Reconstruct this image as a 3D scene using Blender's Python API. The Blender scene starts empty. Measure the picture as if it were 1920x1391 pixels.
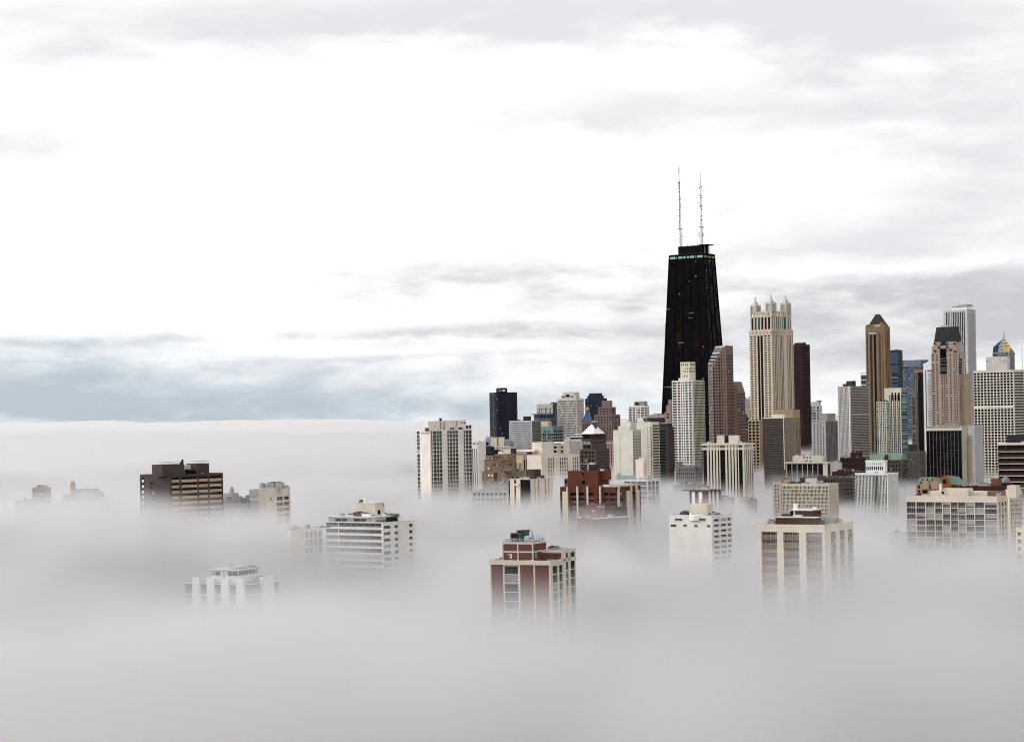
import bpy, math, random, re
from math import sin, cos, tan, radians as R, pi, atan, sqrt, exp
random.seed(7)
S = bpy.context.scene
COL = S.collection
# ------------------------------------------------------------------ camera model (photo pixels 1920 x 1391)
F = 4000.0; CX = 960.0; CY = 695.5; EYE = 782.0; H = 100.0; ROLL = R(1.1)
cr, sr = cos(ROLL), sin(ROLL)
def ray(px, py):
    dx, dy = px - CX, py - CY
    return (dx * cr - dy * sr) / F, (EYE - CY - (dx * sr + dy * cr)) / F
cd = bpy.data.cameras.new('camera'); cam = bpy.data.objects.new('camera', cd); COL.objects.link(cam)
cd.sensor_width = 36.0; cd.lens = F / 1920 * 36.0
cd.shift_x = -(EYE - CY) * sr / 1920; cd.shift_y = (EYE - CY) * cr / 1920
cd.clip_start = 1.0; cd.clip_end = 90000.0
cam.location = (0, 0, H)
from mathutils import Matrix, Euler
cam.rotation_euler = (Euler((R(90), 0, 0)).to_matrix() @ Matrix.Rotation(-ROLL, 3, 'Z')).to_euler()
S.camera = cam

# ------------------------------------------------------------------ materials
_mats = {}
def nn(nt, t, **kw):
    n = nt.nodes.new(t)
    for k, v in kw.items(): setattr(n, k, v)
    return n
def M(name, rgb, rough=.85, var=.13, streak=.05, spec=.25, scale=.12, metal=0):
    if name in _mats: return _mats[name]
    m = bpy.data.materials.new(name); m.use_nodes = True; nt = m.node_tree
    b = nt.nodes['Principled BSDF']
    b.inputs['Roughness'].default_value = rough; b.inputs['Specular IOR Level'].default_value = spec
    b.inputs['Metallic'].default_value = metal
    tc = nn(nt, 'ShaderNodeTexCoord')
    n1 = nn(nt, 'ShaderNodeTexNoise'); n1.inputs['Scale'].default_value = scale; n1.inputs['Detail'].default_value = 5
    mp = nn(nt, 'ShaderNodeMapping'); mp.inputs['Scale'].default_value = (1.1, 1.1, .05)
    n2 = nn(nt, 'ShaderNodeTexNoise'); n2.inputs['Scale'].default_value = 1.0; n2.inputs['Detail'].default_value = 4
    L = nt.links.new
    L(tc.outputs['Object'], n1.inputs['Vector']); L(tc.outputs['Object'], mp.inputs['Vector']); L(mp.outputs[0], n2.inputs['Vector'])
    m1 = nn(nt, 'ShaderNodeMapRange'); m1.inputs[1].default_value = .3; m1.inputs[2].default_value = .7
    m1.inputs[3].default_value = 1 - var; m1.inputs[4].default_value = 1 + var * .5
    m2 = nn(nt, 'ShaderNodeMapRange'); m2.inputs[1].default_value = .35; m2.inputs[2].default_value = .75
    m2.inputs[3].default_value = 1 + streak * .25; m2.inputs[4].default_value = 1 - streak
    L(n1.outputs[0], m1.inputs[0]); L(n2.outputs[0], m2.inputs[0])
    mu = nn(nt, 'ShaderNodeMath', operation='MULTIPLY'); L(m1.outputs[0], mu.inputs[0]); L(m2.outputs[0], mu.inputs[1])
    vm = nn(nt, 'ShaderNodeVectorMath', operation='SCALE'); vm.inputs[0].default_value = rgb; L(mu.outputs[0], vm.inputs['Scale'])
    L(vm.outputs[0], b.inputs['Base Color'])
    _mats[name] = m; return m
def GL(name, rgb, rough=.15, spec=.09):
    if name in _mats: return _mats[name]
    m = M(name, rgb, rough, .25, .0, spec, .6)
    return m
def EM(name, rgb, s):
    if name in _mats: return _mats[name]
    m = bpy.data.materials.new(name); m.use_nodes = True
    b = m.node_tree.nodes['Principled BSDF']; b.inputs['Base Color'].default_value = (.1, .1, .1, 1)
    b.inputs['Emission Color'].default_value = (*rgb, 1); b.inputs['Emission Strength'].default_value = s
    _mats[name] = m; return m
cream = M('cream_concrete', (.68, .595, .50))
cream2 = M('pale_cream_stone', (.60, .55, .45))
white = M('white_concrete', (.72, .69, .65))
offw = M('warm_white_concrete', (.72, .66, .60))
greyc = M('grey_concrete', (.26, .25, .24))
lgrey = M('light_grey_concrete', (.45, .44, .43))
dgrey = M('dark_grey_concrete', (.10, .095, .095))
brick = M('red_brown_brick', (.135, .050, .042), .9, .2)
brickr = M('rust_red_brick', (.105, .030, .018), .9, .2)
brickd = M('dark_maroon_brick', (.045, .016, .014), .9)
brownb = M('dark_brown_brick', (.060, .046, .041), .9)
tan_ = M('tan_stone', (.42, .28, .17))
tanp = M('pinkish_tan_stone', (.37, .285, .235))
sand = M('sand_stone', (.50, .39, .28))
ochre = M('ochre_stone', (.205, .138, .080))
pink = M('dusty_pink_granite', (.20, .140, .130))
rose = M('rose_brown_granite', (.165, .108, .088))
stone = M('weathered_brown_stone', (.23, .155, .10), .9, .3)
roofm = M('roof_gravel', (.17, .17, .18), .95)
roofd = M('dark_roof_felt', (.035, .035, .04), .9)
roofw = M('white_roof_membrane', (.62, .62, .64), .9)
black = M('black_metal', (.012, .012, .014), .6, spec=.1)
steel = M('galvanised_steel', (.42, .43, .44), .45, metal=.4)
whitep = M('white_paint', (.80, .79, .77), .6)
copper = M('green_copper', (.155, .235, .175), .8, .25)
greenp = M('green_painted_metal', (.018, .085, .07), .6, .3)
slate = M('dark_slate', (.018, .018, .022), .7)
slateb = M('blue_grey_slate', (.20, .21, .235), .7)
bluer = M('blue_glazed_tile', (.05, .13, .40), .4)
gold = M('gilded_metal', (.5, .33, .10), .35, metal=.7)
maroon = M('dark_maroon_panel', (.055, .024, .022), .7)
gk = GL('black_glass', (.004, .004, .006)); gn = GL('navy_glass', (.010, .016, .032)); gt = GL('teal_glass', (.025, .085, .088))
gb = GL('bronze_glass', (.022, .014, .010)); gm = GL('grey_glass', (.035, .038, .042)); gp = M('drawn_pale_curtain', (.40, .39, .36), .8, .3, 0)
gs = GL('sky_blue_glass', (.055, .095, .145)); gl = GL('pale_teal_glass', (.15, .24, .235)); gbr = GL('reddish_glass', (.035, .014, .012))
lit = EM('lit_window', (1, .78, .5), .5); litg = EM('green_lit_window', (.30, .75, .60), .42); lity = EM('amber_lit_window', (1, .72, .36), .7)
litd = EM('dim_lit_window', (1, .85, .65), .11)
MIX = {
 'k': [(gk, 14), (gm, 2.5), (gn, 2), (gp, .35)], 'n': [(gn, 10), (gk, 4), (gs, .6)], 't': [(gt, 8), (gk, 5), (gl, 2)], 'b': [(gb, 10), (gk, 4), (gm, 1)],
 'kc': [(gk, 11), (gm, 2), (gp, .8)], 'c': [(gm, 4), (gp, 4), (gk, 4)], 'w': [(gm, 7), (gp, 3), (gk, 2)], 'm': [(gm, 6), (gk, 6), (gp, .8)], 's': [(gs, 6), (gn, 4), (gl, 1)],
 'l': [(gl, 4), (gt, 4), (gk, 2)], 'nl': [(gn, 6), (gk, 6), (litd, 1.2)], 'r': [(gbr, 10), (gk, 6)], 'kt': [(gk, 10), (gt, 3), (gm, 1)],
 'tk': [(gt, 10), (gk, 1)], 'kk': [(gk, 1)], 'kl': [(gk, 20), (litd, 1)],
}
def pick(key):
    ms = MIX[key]; r = random.random() * sum(w for _, w in ms)
    for m, w in ms:
        r -= w
        if r <= 0: return m
    return ms[0][0]

# ------------------------------------------------------------------ mesh builder
class MB:
    def __init__(s): s.v = []; s.f = []; s.mi = []; s.ms = []
    def mid(s, m):
        if m not in s.ms: s.ms.append(m)
        return s.ms.index(m)
    def poly(s, pts, m):
        i = len(s.v); s.v += [tuple(p) for p in pts]; s.f.append(tuple(range(i, i + len(pts)))); s.mi.append(s.mid(m))
    def box(s, x0, x1, y0, y1, z0, z1, m, ax=None):
        if x1 < x0: x0, x1 = x1, x0
        if y1 < y0: y0, y1 = y1, y0
        i = len(s.v); k = s.mid(m)
        P = [(x0, y0, z0), (x1, y0, z0), (x1, y1, z0), (x0, y1, z0), (x0, y0, z1), (x1, y0, z1), (x1, y1, z1), (x0, y1, z1)]
        if ax:  # (angle, ox, oy): the box is given in face coordinates
            a, ox, oy = ax; c, n = cos(a), sin(a)
            P = [(ox + x * c - y * n, oy + x * n + y * c, z) for x, y, z in P]
        s.v += P
        for f in ((0, 3, 2, 1), (4, 5, 6, 7), (0, 1, 5, 4), (1, 2, 6, 5), (2, 3, 7, 6), (3, 0, 4, 7)):
            s.f.append(tuple(i + j for j in f)); s.mi.append(k)
    def prism(s, pts, z0, z1, m, mt=None, top=None):
        n = len(pts); i = len(s.v); k = s.mid(m); tp = top or pts
        s.v += [(p[0], p[1], z0) for p in pts] + [(p[0], p[1], z1) for p in tp]
        for j in range(n):
            s.f.append((i + j, i + (j + 1) % n, i + n + (j + 1) % n, i + n + j)); s.mi.append(k)
        s.f.append(tuple(range(i + n, i + 2 * n))); s.mi.append(s.mid(mt or m))
        s.f.append(tuple(range(i + n - 1, i - 1, -1))); s.mi.append(k)
    def frustum(s, x0, x1, y0, y1, z0, z1, m, k=.0, kx=None):
        kx = k if kx is None else kx
        cx, cy, a, b = (x0 + x1) / 2, (y0 + y1) / 2, abs(x1 - x0) / 2, abs(y1 - y0) / 2
        kx = max(kx, .01); k = max(k, .01)
        s.prism([(cx - a, cy - b), (cx + a, cy - b), (cx + a, cy + b), (cx - a, cy + b)], z0, z1, m,
                top=[(cx - a * kx, cy - b * k), (cx + a * kx, cy - b * k), (cx + a * kx, cy + b * k), (cx - a * kx, cy + b * k)])
    def cyl(s, p, q, r0, r1, m, n=8):
        from mathutils import Vector
        p, q = Vector(p), Vector(q); d = (q - p).normalized()
        a = d.orthogonal().normalized(); b = d.cross(a)
        i = len(s.v); k = s.mid(m)
        for c, r in ((p, r0), (q, r1)):
            for j in range(n):
                t = 2 * pi * j / n; s.v.append(tuple(c + a * (r * cos(t)) + b * (r * sin(t))))
        for j in range(n):
            s.f.append((i + j, i + (j + 1) % n, i + n + (j + 1) % n, i + n + j)); s.mi.append(k)
        s.f.append(tuple(range(i + n, i + 2 * n))); s.mi.append(k); s.f.append(tuple(range(i + n - 1, i - 1, -1))); s.mi.append(k)
    def lathe(s, cx, cy, prof, m, n=14):
        i = len(s.v); k = s.mid(m)
        for r, z in prof:
            for j in range(n):
                t = 2 * pi * j / n; s.v.append((cx + r * cos(t), cy + r * sin(t), z))
        for a in range(len(prof) - 1):
            for j in range(n):
                s.f.append((i + a * n + j, i + a * n + (j + 1) % n, i + (a + 1) * n + (j + 1) % n, i + (a + 1) * n + j)); s.mi.append(k)
        s.f.append(tuple(range(i + (len(prof) - 1) * n, i + len(prof) * n))); s.mi.append(k)
    def mesh(s, name):
        me = bpy.data.meshes.new(name); me.from_pydata(s.v, [], s.f)
        for m in s.ms: me.materials.append(m)
        me.polygons.foreach_set('material_index', s.mi); me.update(); return me
    def build(s, name, parent=None, **pr):
        if not s.f: return None
        o = bpy.data.objects.new(name, s.mesh(name)); COL.objects.link(o)
        if parent is not None: o.parent = parent
        for k, v in pr.items(): o[k] = v
        return o
def tag(o, label, cat, group=None, kind=None):
    o['label'] = label; o['category'] = cat
    if group: o['group'] = group
    if kind: o['kind'] = kind
def struct(mb, name, label=None):
    o = mb.build(name); o['kind'] = 'structure'
    if label: o['label'] = label
    return o

def expand(t):
    """'s2 3*(w1 s1)' -> [('s',2),('w',1),...]"""
    while '*(' in t:
        t = re.sub(r'(\d+)\*\(([^()]*)\)', lambda g: ' '.join([g.group(2)] * int(g.group(1))), t)
    return [(x[0], float(x[1:] or 1)) for x in t.split()]
_pm = {}
def pane_mesh(w, h, m, mull, blind, fm):
    key = (round(w, 2), round(h, 2), m.name, mull, blind, fm.name if fm else '')
    if key in _pm: return _pm[key]
    b = MB()
    b.poly([(0, -.03, 0), (w, -.03, 0), (w, -.03, h), (0, -.03, h)], m)
    if blind:
        b.poly([(.02, -.05, h * (1 - blind)), (w - .02, -.05, h * (1 - blind)), (w - .02, -.05, h), (.02, -.05, h)], gp)
    if mull and fm:
        t = .07
        for i in range(1, mull + 1):
            x = w * i / (mull + 1); b.box(x - t / 2, x + t / 2, -.11, -.06, 0, h, fm)
        b.box(0, w, -.115, -.065, h * .26, h * .26 + t, fm)
    me = b.mesh('window'); _pm[key] = me; return me

def frame_mesh(w, h, mull, fm):
    key = ('f', round(w, 2), round(h, 2), mull, fm.name)
    if key in _pm: return _pm[key]
    b = MB(); t = .08
    for i in range(mull + 2):
        x = min(max(w * i / (mull + 1), t / 2), w - t / 2); b.box(x - t / 2, x + t / 2, -.11, -.06, 0, h, fm)
    for z in (0, h * .26, h - t): b.box(0, w, -.115, -.065, z, z + t, fm)
    _pm[key] = b.mesh('window'); return _pm[key]
NIND = [0]
ROOF_KIDS = {'rooftop_unit', 'antenna', 'vent_pipe', 'exhaust_hood', 'roof_vent', 'satellite_dish', 'flue', 'roof_lamp', 'roof_aerial', 'roof_spike', 'railing', 'rooftop_dome', 'cooling_unit', 'vent_duct'}
def stem_(n): return re.sub(r'\.\d+$', '', n)
class B:
    """A building placed by the photo pixels of its front face (xl..xc) and right face (xc..xr) at its roof line y, D metres away."""
    def __init__(s, name, label, D, pe, xl, xc, xr, y, Dp=None, cat='building', group=None, par=.8, wall=cream, roof=roofm, rec=.45):
        s.D = D; s.k = D / F
        tl, _ = ray(xl, y); tc, tz = ray(xc, y); tr, _ = ray(xr, y)
        ph = R(pe) + atan(tc); s.ph = ph
        C = (tc * D, D); u = (cos(ph), -sin(ph)); v = (sin(ph), cos(ph)); s.u, s.v = u, v
        s.W = (C[0] - tl * C[1]) / (u[0] - tl * u[1])
        s.P = Dp if Dp else (tr * C[1] - C[0]) / (v[0] - tr * v[1])
        s.O = (C[0] - s.W * u[0], C[1] - s.W * u[1]); s.h = H + tz * D
        e = bpy.data.objects.new(name, None); COL.objects.link(e); e.location = (s.O[0], s.O[1], 0); e.rotation_euler = (0, 0, -ph)
        tag(e, label, cat, group); s.e = e
        s.wm = wall; s.wall = MB(); s.panes = []; s.rec = rec; s.par = par; s.roofm = roof; s.others = {}
    def lx(s, px, py, back=0):
        t, _ = ray(px, py); ox, oy = s.O[0] + back * s.v[0], s.O[1] + back * s.v[1]
        return (t * oy - ox) / (s.u[0] - t * s.u[1])
    def ly(s, px, py, x):
        t, _ = ray(px, py); ox, oy = s.O[0] + x * s.u[0], s.O[1] + x * s.u[1]
        return (t * oy - ox) / (s.v[0] - t * s.v[1])
    def z(s, px, py, x=0, y=0):
        return H + ray(px, py)[1] * (s.O[1] + x * s.u[1] + y * s.v[1])
    def mb(s, part):
        return s.others.setdefault(part, MB())
    def core(s, h=None, r=None, z0=0.0):
        """body box, parapet and roof"""
        h = h or s.h; r = s.rec if r is None else r; w = s.wall; W, P = s.W, s.P
        w.box(0, W - r, r, P, z0, h - s.par, s.wm)
        t = .35
        w.box(0, W, 0, t, h - s.par, h, s.wm); w.box(0, W, P - t, P, h - s.par, h, s.wm)
        w.box(0, t, t, P - t, h - s.par, h, s.wm); w.box(W - t, W, t, P - t, h - s.par, h, s.wm)
        s.mb('roof').poly([(t, t, h - s.par + .02), (W - t, t, h - s.par + .02), (W - t, P - t, h - s.par + .02), (t, P - t, h - s.par + .02)], s.roofm)
    def face(s, which, cols, pitch, sp=.4, top=1.5, g='k', s0=0, s1=None, z1=None, z0=0, wm=None, spm=None, r=None, mull=0, blind=0, slab=0, fm=None, zmin=14, off=0, ax=None, bot=0, slm=None):
        """piers, spandrels and recessed panes on the front (F) or right (R) face; pitch, top in photo pixels at this distance"""
        wm = wm or s.wm; spm = spm or wm; r = s.rec if r is None else r
        L = s.W if which == 'F' else s.P
        s0 = s0 or (0 if which == 'F' else r)
        s1 = L if s1 is None else s1; z1 = s.h - s.par if z1 is None else z1
        fh = pitch * s.k; tp = top * s.k
        if ax is None: ax = (0, 0, r - off) if which == 'F' else (pi / 2, s.W - r + off, 0)
        # face coordinates: x along the face, y = 0 at the core surface, -r at the outer surface
        cs = expand(cols) if isinstance(cols, str) else cols
        tot = sum(w for _, w in cs); x = s0; w_ = s.wall; zt = z1 - tp
        n = int((zt - max(zmin, z0 + bot)) / fh) + 1 if fh > 0 else 0
        if tp > 0: w_.box(s0, s1, -r + .03, 0, zt, z1, wm, ax)
        runs = []
        for kd, wd in cs:
            dx = (s1 - s0) * wd / tot
            if kd == 's': w_.box(x, x + dx, -r, 0, z0, zt if tp > 0 else z1, wm, ax)
            elif kd == 'd':
                hh = zt - max(zmin, z0)
                s.panes.append((x, max(zmin, z0), dx, hh, ax, g, 0, 0, fm))
            else:
                q = {'w': sp, 'p': .66, 'q': .5, 'g': .14, 'h': .8}[kd]
                if runs and runs[-1][2] == q and abs(runs[-1][1] - x) < 1e-6: runs[-1][1] = x + dx
                else: runs.append([x, x + dx, q])
                for i in range(n):
                    zz = zt - i * fh - (1 - q) * fh
                    if zz < z0: continue
                    bl = random.choice((0, .2, .45, .7)) if blind and random.random() < blind else 0
                    s.panes.append((x, zz, dx, (1 - q) * fh, ax, g, mull, bl, fm or wm))
            x += dx
        for a, b, q in runs:
            for i in range(n + 1):
                zz = zt - i * fh
                if zz - fh < z0 - 1: continue
                w_.box(a, b, -r + .06, 0, zz - fh, zz - (1 - q) * fh, spm, ax)
            if zt - (n + 1) * fh > z0: w_.box(a, b, -r + .06, 0, z0, zt - (n + 1) * fh, wm, ax)
        if slab:
            out, th = slab
            for i in range(n + 1):
                zz = zt - i * fh
                if zz > z0: w_.box(s0, s1, -r - out, -r, zz - fh, zz - fh + th, slm or wm, ax)
    def box(s, part, xl, xc, xr, yt, yb=None, back=1., m=None, mt=None, dp=None, zb=None, par=0):
        """rooftop block placed by pixels: front face xl..xc, right face xc..xr, top yt; back = metres behind the front"""
        x0, x1 = s.lx(xl, yt, back), s.lx(xc, yt, back)
        y1 = back + dp if dp else s.ly(xr, yt, x1)
        z1 = s.z(xc, yt, x1, back); zb = (s.h - s.par if yb is None else s.z(xc, yb, x1, back)) if zb is None else zb
        b = MB(); m = m or s.wm
        b.box(x0, x1, back, y1, zb, z1, m)
        if mt: b.box(x0 - .15, x1 + .15, back - .15, y1 + .15, z1 + .004, z1 + .3, mt)
        b.build(part, s.e)
        return x0, x1, back, y1, zb, z1
    def win(s, f, a, b, y0, y1, pl=0, g='k', mull=0, off=.04, fm=None):
        """a window pane at photo pixels a..b x y0..y1 on a plane: F = local y, R = local x"""
        ym = (y0 + y1) / 2
        if f == 'F':
            u0, u1 = s.lx(a, ym, pl), s.lx(b, ym, pl); z0, z1 = s.z(a, y1, u0, pl), s.z(a, y0, u0, pl); ax = (0, 0, pl - off)
        else:
            u0, u1 = s.ly(a, ym, pl), s.ly(b, ym, pl); z0, z1 = s.z(a, y1, pl, u0), s.z(a, y0, pl, u0); ax = (pi / 2, pl + off, 0)
        s.panes.append((u0, z0, u1 - u0, z1 - z0, ax, g, mull, 0, fm))
    def bar(s, part, f, a, b, y0, y1, pl=0, out=.3, m=None):
        ym = (y0 + y1) / 2; w = MB(); m = m or s.wm
        if f == 'F':
            u0, u1 = s.lx(a, ym, pl), s.lx(b, ym, pl); w.box(u0, u1, pl - out, pl, s.z(a, y1, u0, pl), s.z(a, y0, u0, pl), m)
        else:
            u0, u1 = s.ly(a, ym, pl), s.ly(b, ym, pl); w.box(pl, pl + out, u0, u1, s.z(a, y1, pl, u0), s.z(a, y0, pl, u0), m)
        w.build(part, s.e)
    def unit(s, x, y, z, w=3, d=3, h=2, m=steel, part='rooftop_unit'):
        b = MB(); b.box(x, x + w, y, y + d, z, z + h * .8, m); b.box(x - .1, x + w + .1, y - .1, y + d + .1, z + h * .8, z + h, m)
        b.cyl((x + w / 2, y + d / 2, z + h), (x + w / 2, y + d / 2, z + h + .4), w * .3, w * .3, dgrey, 10)
        b.build(part, s.e)
    def mast(s, x, y, z, h, r=.12, m=steel, part='antenna'):
        b = MB(); b.cyl((x, y, z), (x, y, z + h), r, r * .5, m, 6); b.build(part, s.e)
    def clutter(s, n, x0, x1, y0, y1, z, m=None):
        for _ in range(n):
            w = random.uniform(1, 3); s.unit(random.uniform(x0, x1 - w), random.uniform(y0, max(y0, y1 - w)), z, w, random.uniform(1, 3), random.uniform(.8, 2.2), m or random.choice((steel, lgrey, dgrey)))
    def done(s, cap=100, amin=9., wname='window'):
        if s.D < 2000 and 'roof' in s.others:
            zr = s.h - s.par; st_ = random.getstate(); random.seed(int(s.D * 7 + s.W * 13))
            for _ in range(3): s.mast(random.uniform(1, s.W - 1), random.uniform(1, s.P - 1), zr, random.uniform(1.5, 3.2), .07, random.choice((steel, dgrey)))
            s.clutter(4, 1, max(4.5, s.W - 1), 1.5, max(5, s.P - 2), zr); random.setstate(st_)
        s.wall.build('wall', s.e)
        ob = {k: b.build(k, s.e) for k, b in s.others.items()}
        rf = ob.get('roof')
        if rf:
            for c in [c for c in COL.objects if c.parent == s.e and stem_(c.name) in ROOF_KIDS]: c.parent = rf
        kk = (1 / s.k) ** 2
        P = []
        for p in s.panes:
            x, z, w, h, ax, g, mull, bl, fm = p
            if h <= .05: continue
            cf = cos(s.ph - ax[0]) if True else 1
            P.append((w * h * kk * max(.05, abs(cf)) * (1 if z > 34 else .2), p))
        P.sort(key=lambda t: -t[0])
        rest = MB(); n = 0
        for a, (x, z, w, h, ax, g, mull, bl, fm) in P:
            an, ox, oy = ax; c, q = cos(an), sin(an)
            m = pick(g)
            big = a >= amin
            if len(P) <= cap and a < amin * .4: big = False
            elif len(P) <= cap and a >= amin * .4: big = True
            me = pane_mesh(w, h, m, mull, bl, fm)
            lx, ly = ox + x * c, oy + x * q
            if big and n < cap:
                two = a >= 45 and mull
                o = bpy.data.objects.new(wname, frame_mesh(w, h, mull, fm) if two else me); COL.objects.link(o); o.parent = s.e
                o.location = (lx, ly, z); o.rotation_euler = (0, 0, an); n += 1; NIND[0] += 1
                if two:
                    q = bpy.data.objects.new('pane', pane_mesh(w, h, m, 0, bl, None)); COL.objects.link(q); q.parent = o
            else:
                i = len(rest.v)
                for vv in me.vertices:
                    X, Y, Z = vv.co; rest.v.append((lx + X * c - Y * q, ly + X * q + Y * c, z + Z))
                mm = [rest.mid(t) for t in me.materials]
                for pl in me.polygons:
                    rest.f.append(tuple(i + j for j in pl.vertices)); rest.mi.append(mm[pl.material_index])
        if rest.f:
            rest.build(wname, s.e, kind='stuff')
        return s
FOG_COL = (.974, .962, .984, 1); FOG_G = .60; FOG_TOP = 48; FOG_SOFT = 24; FOG_POW = 1.4; FOG_D = .030; FOG_A1 = 28; FOG_A2 = 30; FOG_BOX = 82; FOG_OFF = (.3, 0, 0)
FOG_A3 = 26
FOG_THIN = [(330, 1150, 300, 750, .62), (170, 520, 140, 240, .62), (-330, 1400, 190, 250, .7), (-112, 800, 60, 110, .6), (60, 530, 60, 120, .35)]
FOG_BUMPS = [(-200, 1150, 120, 180, 25), (-340, 1480, 190, 260, -1), (-190, 790, 100, 150, 13), (-250, 620, 120, 160, 6), (-225, 900, 100, 150, 9), (-92, 910, 45, 55, 14), (-64, 1010, 34, 70, -3), (-115, 820, 55, 80, -4), (-70, 2000, 110, 450, 8), (420, 2300, 420, 1000, -16), (45, 1130, 60, 110, 8),
 (135, 730, 110, 130, 14), (235, 940, 110, 150, 6), (90, 1560, 130, 280, 17), (-330, 1480, 60, 60, 0), (-34, 640, 22, 50, 1), (12, 690, 34, 60, -10), (58, 530, 50, 110, -8), (-60, 390, 170, 100, 13), (70, 950, 50, 90, 3)]
SUN_EL = R(25); SUN_AZ = R(-72); SUN_E = 2.3; SUN_ANG = 18; VB = 1; STEP = .017
SKY_BLUE = (.54, .635, .72); SKY_W1 = (1.06, 1.06, 1.06); SKY_GREY = (.60, .615, .645); SKY_PALE = (.79, .80, .83); SKY_UP = .8; SKY_BACK = 1.35
PALE = [(160, 110, 420, 130, .5), (0, 285, 260, 45, .42), (40, 575, 280, 30, .4), (620, 40, 420, 60, .3), (1300, 40, 620, 60, .8, .1), (1260, 220, 420, 60, .7, .25), (1750, 110, 330, 110, .7, .4), (1750, 420, 420, 110, .6), (1880, 280, 160, 110, .5), (1500, 470, 400, 40, .4), (900, 30, 300, 50, .35), (1500, 660, 420, 80, .7), (1000, 640, 500, 90, .45)]
GREY = [(1760, 555, 430, 50, 1.0), (1930, 610, 240, 70, .9), (930, 515, 330, 40, .62), (820, 622, 380, 18, .72, -.1), (1230, 625, 300, 22, .5), (800, 676, 430, 12, .6), (1560, 640, 230, 36, .5), (1290, 555, 260, 26, .4), (1560, 290, 90, 10, .4), (1240, 330, 70, 10, .3)]
BLUE = [(0, 720, 360, 75, 1.0), (230, 765, 460, 48, .85), (620, 765, 450, 46, .62), (1000, 765, 420, 34, .45), (130, 648, 330, 13, .5), (700, 700, 480, 34, .42), (60, 140, 300, 80, .2), (0, 285, 220, 30, .2), (0, 580, 220, 22, .22), (1400, 740, 500, 50, .3)]
# ------------------------------------------------------------------ ground, water, fog, sky, sun
g = MB(); g.poly([(-4000, -3000, 0), (30000, -3000, 0), (30000, 60000, 0), (-4000, 60000, 0)], M('city_ground', (.06, .06, .06), .95, .3, 0, .2, .01))
struct(g, 'ground', 'dark city ground under the fog')
g = MB(); g.poly([(-30000, -3000, .05), (-1500, -3000, .05), (-300, 60000, .05), (-30000, 60000, .05)], M('lake_water', (.10, .12, .13), .3, .2, 0, .5, .02))
struct(g, 'water', 'lake surface under the fog')

fm_ = bpy.data.materials.new('fog_volume'); fm_.use_nodes = True; nt = fm_.node_tree; nt.nodes.clear(); L = nt.links.new
out = nn(nt, 'ShaderNodeOutputMaterial'); pv = nn(nt, 'ShaderNodeVolumePrincipled')
pv.inputs['Color'].default_value = FOG_COL; pv.inputs['Anisotropy'].default_value = FOG_G
L(pv.outputs[0], out.inputs['Volume'])
geo = nn(nt, 'ShaderNodeNewGeometry'); sx = nn(nt, 'ShaderNodeSeparateXYZ'); L(geo.outputs['Position'], sx.inputs[0])
def ma(op, a, b=None, c=None, nt=nt, clamp=False):
    n = nn(nt, 'ShaderNodeMath', operation=op); n.use_clamp = clamp
    for i, x in enumerate((a, b, c)):
        if x is None: continue
        if isinstance(x, (int, float)): n.inputs[i].default_value = x
        else: nt.links.new(x, n.inputs[i])
    return n.outputs[0]
def noise(nt, vec, scale, detail, sc=(1, 1, 1), off=(0, 0, 0), rough=.5, dist=0, two=False):
    mp = nn(nt, 'ShaderNodeMapping'); mp.inputs['Scale'].default_value = sc; mp.inputs['Location'].default_value = off; nt.links.new(vec, mp.inputs['Vector'])
    n = nn(nt, 'ShaderNodeTexNoise'); n.inputs['Scale'].default_value = scale; n.inputs['Detail'].default_value = detail; n.inputs['Roughness'].default_value = rough
    n.inputs['Distortion'].default_value = dist
    if two: n.noise_dimensions = '2D'
    nt.links.new(mp.outputs[0], n.inputs['Vector']); return n.outputs[0]
X, Y, Z = sx.outputs
# the uneven top of the fog bank: a height field over the city, in metres (red = top, green = thickness factor, blue = softness)
import numpy as np
rng = np.random.default_rng(11)
GX0, GX1, GY0, GY1, GW, GH_ = -800.0, 1000.0, 150.0, 3750.0, 720, 1200
gx, gy = np.meshgrid(np.linspace(GX0, GX1, GW), np.linspace(GY0, GY1, GH_))
def vnoise(x, y):
    n = 256; t = rng.random((n, n)); xi = np.floor(x).astype(int); yi = np.floor(y).astype(int); fx, fy = x - xi, y - yi
    fx = fx * fx * fx * (fx * (fx * 6 - 15) + 10); fy = fy * fy * fy * (fy * (fy * 6 - 15) + 10)
    a, b_, c_, d_ = t[yi % n, xi % n], t[yi % n, (xi + 1) % n], t[(yi + 1) % n, xi % n], t[(yi + 1) % n, (xi + 1) % n]
    return (a * (1 - fx) + b_ * fx) * (1 - fy) + (c_ * (1 - fx) + d_ * fx) * fy - .5
def fbm(x, y, sc, o, g_=.55):
    s_, a = 0, 1.0
    for k_ in range(o): s_ = s_ + a * vnoise(x / sc * 2 ** k_ + 37 * k_, y / sc * 2 ** k_ + 11 * k_); a *= g_
    return s_
wx, wy = gx + 60 * fbm(gx, gy, 170, 2), gy + 90 * fbm(gx, gy, 170, 2)
top = FOG_TOP + FOG_A1 * fbm(wx, wy * .8, 300, 2) + FOG_A2 * (.30 - np.abs(fbm(wx, wy * .75, 95, 3, .6)) * 1.5)
for (x0, y0, rx, ry, a) in FOG_BUMPS: top = top + a * np.exp(-((gx - x0) / rx) ** 2 - ((gy - y0) / ry) ** 2)
thin = np.ones_like(top)
for (x0, y0, rx, ry, a) in FOG_THIN: thin = thin * (1 - a * np.exp(-((gx - x0) / rx) ** 2 - ((gy - y0) / ry) ** 2))
soft = FOG_SOFT * (1 + .9 * fbm(gx, gy, 140, 2))
e_ = np.clip(np.minimum.reduce([(gx - GX0) / 200, (GX1 - gx) / 200, (GY1 - gy) / 500, (gy - GY0) / 60]), 0, 1)
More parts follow.
